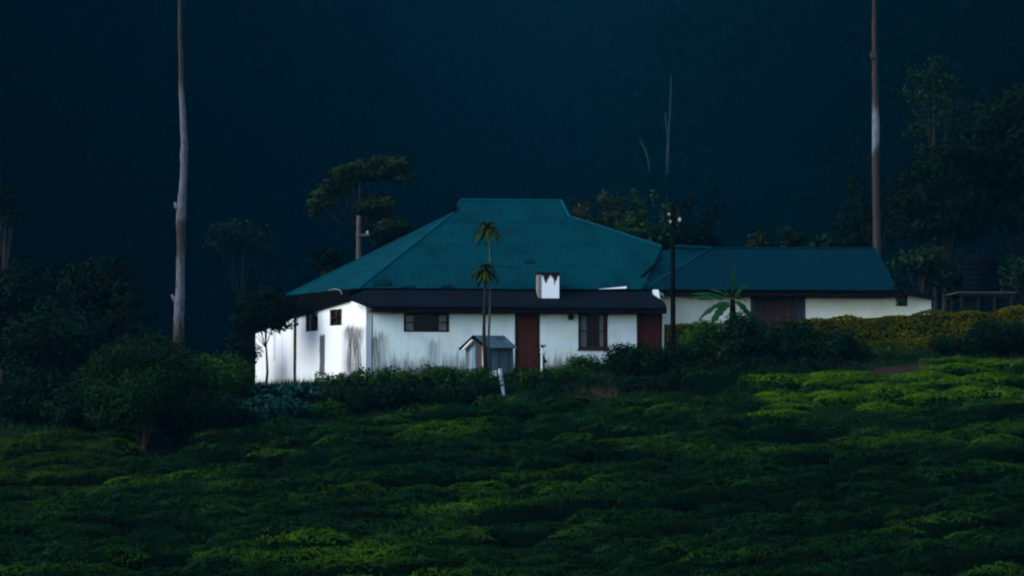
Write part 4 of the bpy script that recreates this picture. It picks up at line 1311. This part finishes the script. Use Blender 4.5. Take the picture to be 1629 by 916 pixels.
spots = []
for k in range(-8, 36):
    y0 = 49.0 + k * 1.34
    x = -34.0
    while x < 34:
        x += random.uniform(1.2, 2.2)
        y = y0 + 0.21 * x + 0.55 * math.sin(x * .33 + k * .4) + random.uniform(-.2, .2)
        if y < 52.5 or y > 86: continue
        ymax = 78.2 + (3.6 if x > 7.2 else 0) + (2.5 if x < -12.5 else 0) + 0.8 * math.sin(x * .9)
        if x < 6: ymax += min(1.2, max(-1.5, (x + 2) * .15))
        if y > ymax: continue
        if abs(x) > y * .2155 + 4: continue
        if random.random() < .04: continue
        if -12.5 < x < -9.0 and y > 73: continue
        spots.append((x, y))
inframe = [s for s in spots if abs(s[0]) < s[1] * .2155 + .5 and gz(*s) + .7 > -0.0573 * s[1]]
inframe.sort(key=lambda s: s[1])
solo = inframe[:300]
rest = [s for s in spots if s not in set(solo)]
variants = [mesh_np("tea_bush", *(lambda a: (a[0], a[1], [M['tea'], M['tea_core']], a[2], a[3]))(tea_arr(2300, random.uniform(2.1, 2.9), random.uniform(1.25, 1.5), random.uniform(.62, .72), .065))) for _ in range(7)]
vb = [mesh_np("tea_bush", *(lambda a: (a[0], a[1], [M['tea_bright'], M['tea_core']], a[2], a[3]))(tea_arr(2300, random.uniform(2.1, 2.9), random.uniform(1.3, 1.5), random.uniform(.62, .70), .07))) for _ in range(4)]
vl = []
for m_ in vb:
    m2_ = m_.copy(); m2_.materials[0] = M['tea_mid']; vl.append(m2_)
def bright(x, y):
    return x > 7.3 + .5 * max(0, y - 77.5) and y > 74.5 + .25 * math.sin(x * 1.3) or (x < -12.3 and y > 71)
for (x, y) in solo:
    br = bright(x, y)
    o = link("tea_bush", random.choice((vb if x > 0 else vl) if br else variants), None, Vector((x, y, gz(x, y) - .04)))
    o.rotation_euler = (random.uniform(-.05, .16), random.uniform(-.06, .06), random.choice((0, math.pi)) + .2 + random.uniform(-.3, .3))
    s = random.uniform(.85, 1.12); o.scale = (s * random.uniform(.95, 1.15), s, s * random.uniform(.85, 1.15))
    if br:
        tag(o, ("fresh bright green tea bush on the terrace at the far right" if x > 0 else "olive green tea bush on the terrace at the far left"), "tea bush", "tea bushes on the " + ("right" if x > 0 else "left") + " terrace")
    else:
        tag(o, "clipped dark green tea bush in the rows filling the foreground slope", "tea bush", "tea bushes in the foreground rows")
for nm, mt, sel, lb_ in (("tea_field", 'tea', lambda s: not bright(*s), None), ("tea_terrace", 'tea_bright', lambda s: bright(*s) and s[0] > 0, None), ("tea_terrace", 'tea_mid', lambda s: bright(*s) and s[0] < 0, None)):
    Vs, Qs, Ts, Ms = [], [], [], []; off = 0
    for (x, y) in rest:
        if not sel((x, y)): continue
        v, q, t_, m_ = tea_arr(1300, random.uniform(1.8, 2.4), random.uniform(1.2, 1.45), random.uniform(.62, .74), .085)
        a_ = .2 + random.uniform(-.25, .25)
        c_, s_ = math.cos(a_), math.sin(a_)
        v = np.stack([v[:, 0] * c_ - v[:, 1] * s_ + x, v[:, 0] * s_ + v[:, 1] * c_ + y, v[:, 2] + gz(x, y) - .04], 1)
        Vs.append(v); Qs.append(q + off); Ts.append(np.clip(t_ + random.uniform(-.12, .12), 0, 1)); Ms.append(m_); off += len(v)
    if Vs:
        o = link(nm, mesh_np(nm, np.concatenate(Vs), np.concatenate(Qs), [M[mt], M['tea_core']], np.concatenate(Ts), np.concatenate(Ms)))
        o["kind"] = "stuff"
        tag(o, "rows of dark tea bushes higher up the slope" if mt == 'tea' else ("bright fresh green tea canopy of the terrace at the right" if mt == 'tea_bright' else "olive green tea canopy of the terrace at the left"), "tea")

# ------------------------------------------------------------------ grass
def grass(name, n, xr_, yr_, L_, material, label, keep=lambda x, y: True):
    x = RNG.uniform(*xr_, n); y = RNG.uniform(*yr_, n)
    k = np.array([keep(a, b_) for a, b_ in zip(x, y)]); x, y = x[k], y[k]; n = len(x)
    z = hgt(x, y) - .03
    L2 = L_ * RNG.uniform(.4, 1.3, n); a_ = RNG.uniform(0, 6.28, n); ln = RNG.uniform(.1, .6, n) * L2
    b0 = np.stack([x, y, z], 1)
    s = np.stack([np.cos(a_), np.sin(a_), np.zeros(n)], 1) * .02
    d = RNG.uniform(0, 6.28, n)
    tip = b0 + np.stack([np.cos(d) * ln, np.sin(d) * ln, L2], 1)
    V_ = np.stack([b0 - s, b0 + s, tip], 1).reshape(-1, 3)
    T = np.repeat(np.clip(RNG.normal(.5, .22, n), 0, 1), 3)
    o = link(name, mesh_np(name, V_, np.arange(3 * n).reshape(n, 3), M[material], T))
    o["kind"] = "stuff"; tag(o, label, "grass")
def clear_house(x, y):
    q = H.loc((x, y, 0))
    return q.y < -.05 or x < -5.6
grass("grass", 26000, (-22, 22), (76.5, 92), .22, 'grass', "rough green grass on the bank below the house", clear_house)
dry = GP(935, 80)
grass("dry_grass", 1600, (dry.x - .9, dry.x + .9), (78, 81), .5, 'straw', "patch of dry brown grass on the bank below the right door")
# bare soil patch on the right terrace edge
sp0 = GP(1440, 83.6)
mbs = MB(); vs, fs = [], []
n = 22
for i in range(n):
    a_ = 2 * math.pi * i / n; r_ = 1 + .2 * math.sin(3 * a_) + random.uniform(-.1, .1)
    x, y = sp0.x + math.cos(a_) * 1.1 * r_, sp0.y + math.sin(a_) * .7 * r_
    vs.append(Vector((x, y, gz(x, y) + .05)))
vs.append(Vector((sp0.x, sp0.y, sp0.z + .09)))
mbs.add(vs, [(i, (i + 1) % n, n) for i in range(n)], world=True)
so = mbs.build("soil_path", M['soil']); so["kind"] = "structure"

# ------------------------------------------------------------------ far forest on the hill
cl = []
nt = 5200
ty = 142 + 830 * RNG.random(nt) ** 1.35
tx = RNG.uniform(-1, 1, nt) * (ty * .25 + 35)
_keep = (ty > 285) | (np.abs(tx + 4) > 26)
tx, ty = tx[_keep], ty[_keep]
Vs, Qs, Ts = [], [], []; off = 0
for x, y in zip(tx, ty):
    sc_ = .55 + .45 * min(1, max(0, (y - 140) / 120)); h_ = sc_ * random.uniform(6, 13); r_ = sc_ * random.uniform(2.2, 4.2); z = gz(x, y)
    n = 60 if y > 300 else 110
    d = unit(n); d[:, 2] = np.abs(d[:, 2]) * 1.0 - .25
    C = np.array([x, y, z + h_ * .62]) + d * np.array([r_, r_, h_ * .42]) * RNG.uniform(.6, 1.05, n)[:, None]
    v, q = leaves(C, d + np.array([0, 0, .5]), min(1.3, .95 * y / 330) * (1 if y > 300 else .6), .7, .8)
    Vs.append(v); Qs.append(q + off); off += len(v)
    Ts.append(np.repeat(np.clip(.4 + random.uniform(-.35, .35) + .25 * d[:, 2] + RNG.normal(0, .1, n), 0, 1), 4))
fo = link("forest", mesh_np("forest", np.concatenate(Vs), np.concatenate(Qs), M['forest'], np.concatenate(Ts)))
fo["kind"] = "stuff"; tag(fo, "dark hazy forest covering the hillside behind the house", "forest")

# ------------------------------------------------------------------ haze
mh = bpy.data.materials.new("blue_haze"); mh.use_nodes = True
t = mh.node_tree; t.nodes.clear()
o_ = N(t, "ShaderNodeOutputMaterial"); pv = N(t, "ShaderNodeVolumePrincipled")
pv.inputs["Color"].default_value = (0.03, 0.52, 0.88, 1)
pv.inputs["Density"].default_value = 0.00012
pv.inputs["Anisotropy"].default_value = 0.0
t.links.new(pv.outputs[0], o_.inputs["Volume"])
hz_ = MB().box(-1250, 1250, -140, 2000, -40, 310).build("haze", mh, None, Vector((0, 0, 0)))
hz_["kind"] = "stuff"; hz_["label"] = "thin blue evening haze in front of the hill"; hz_["category"] = "haze"
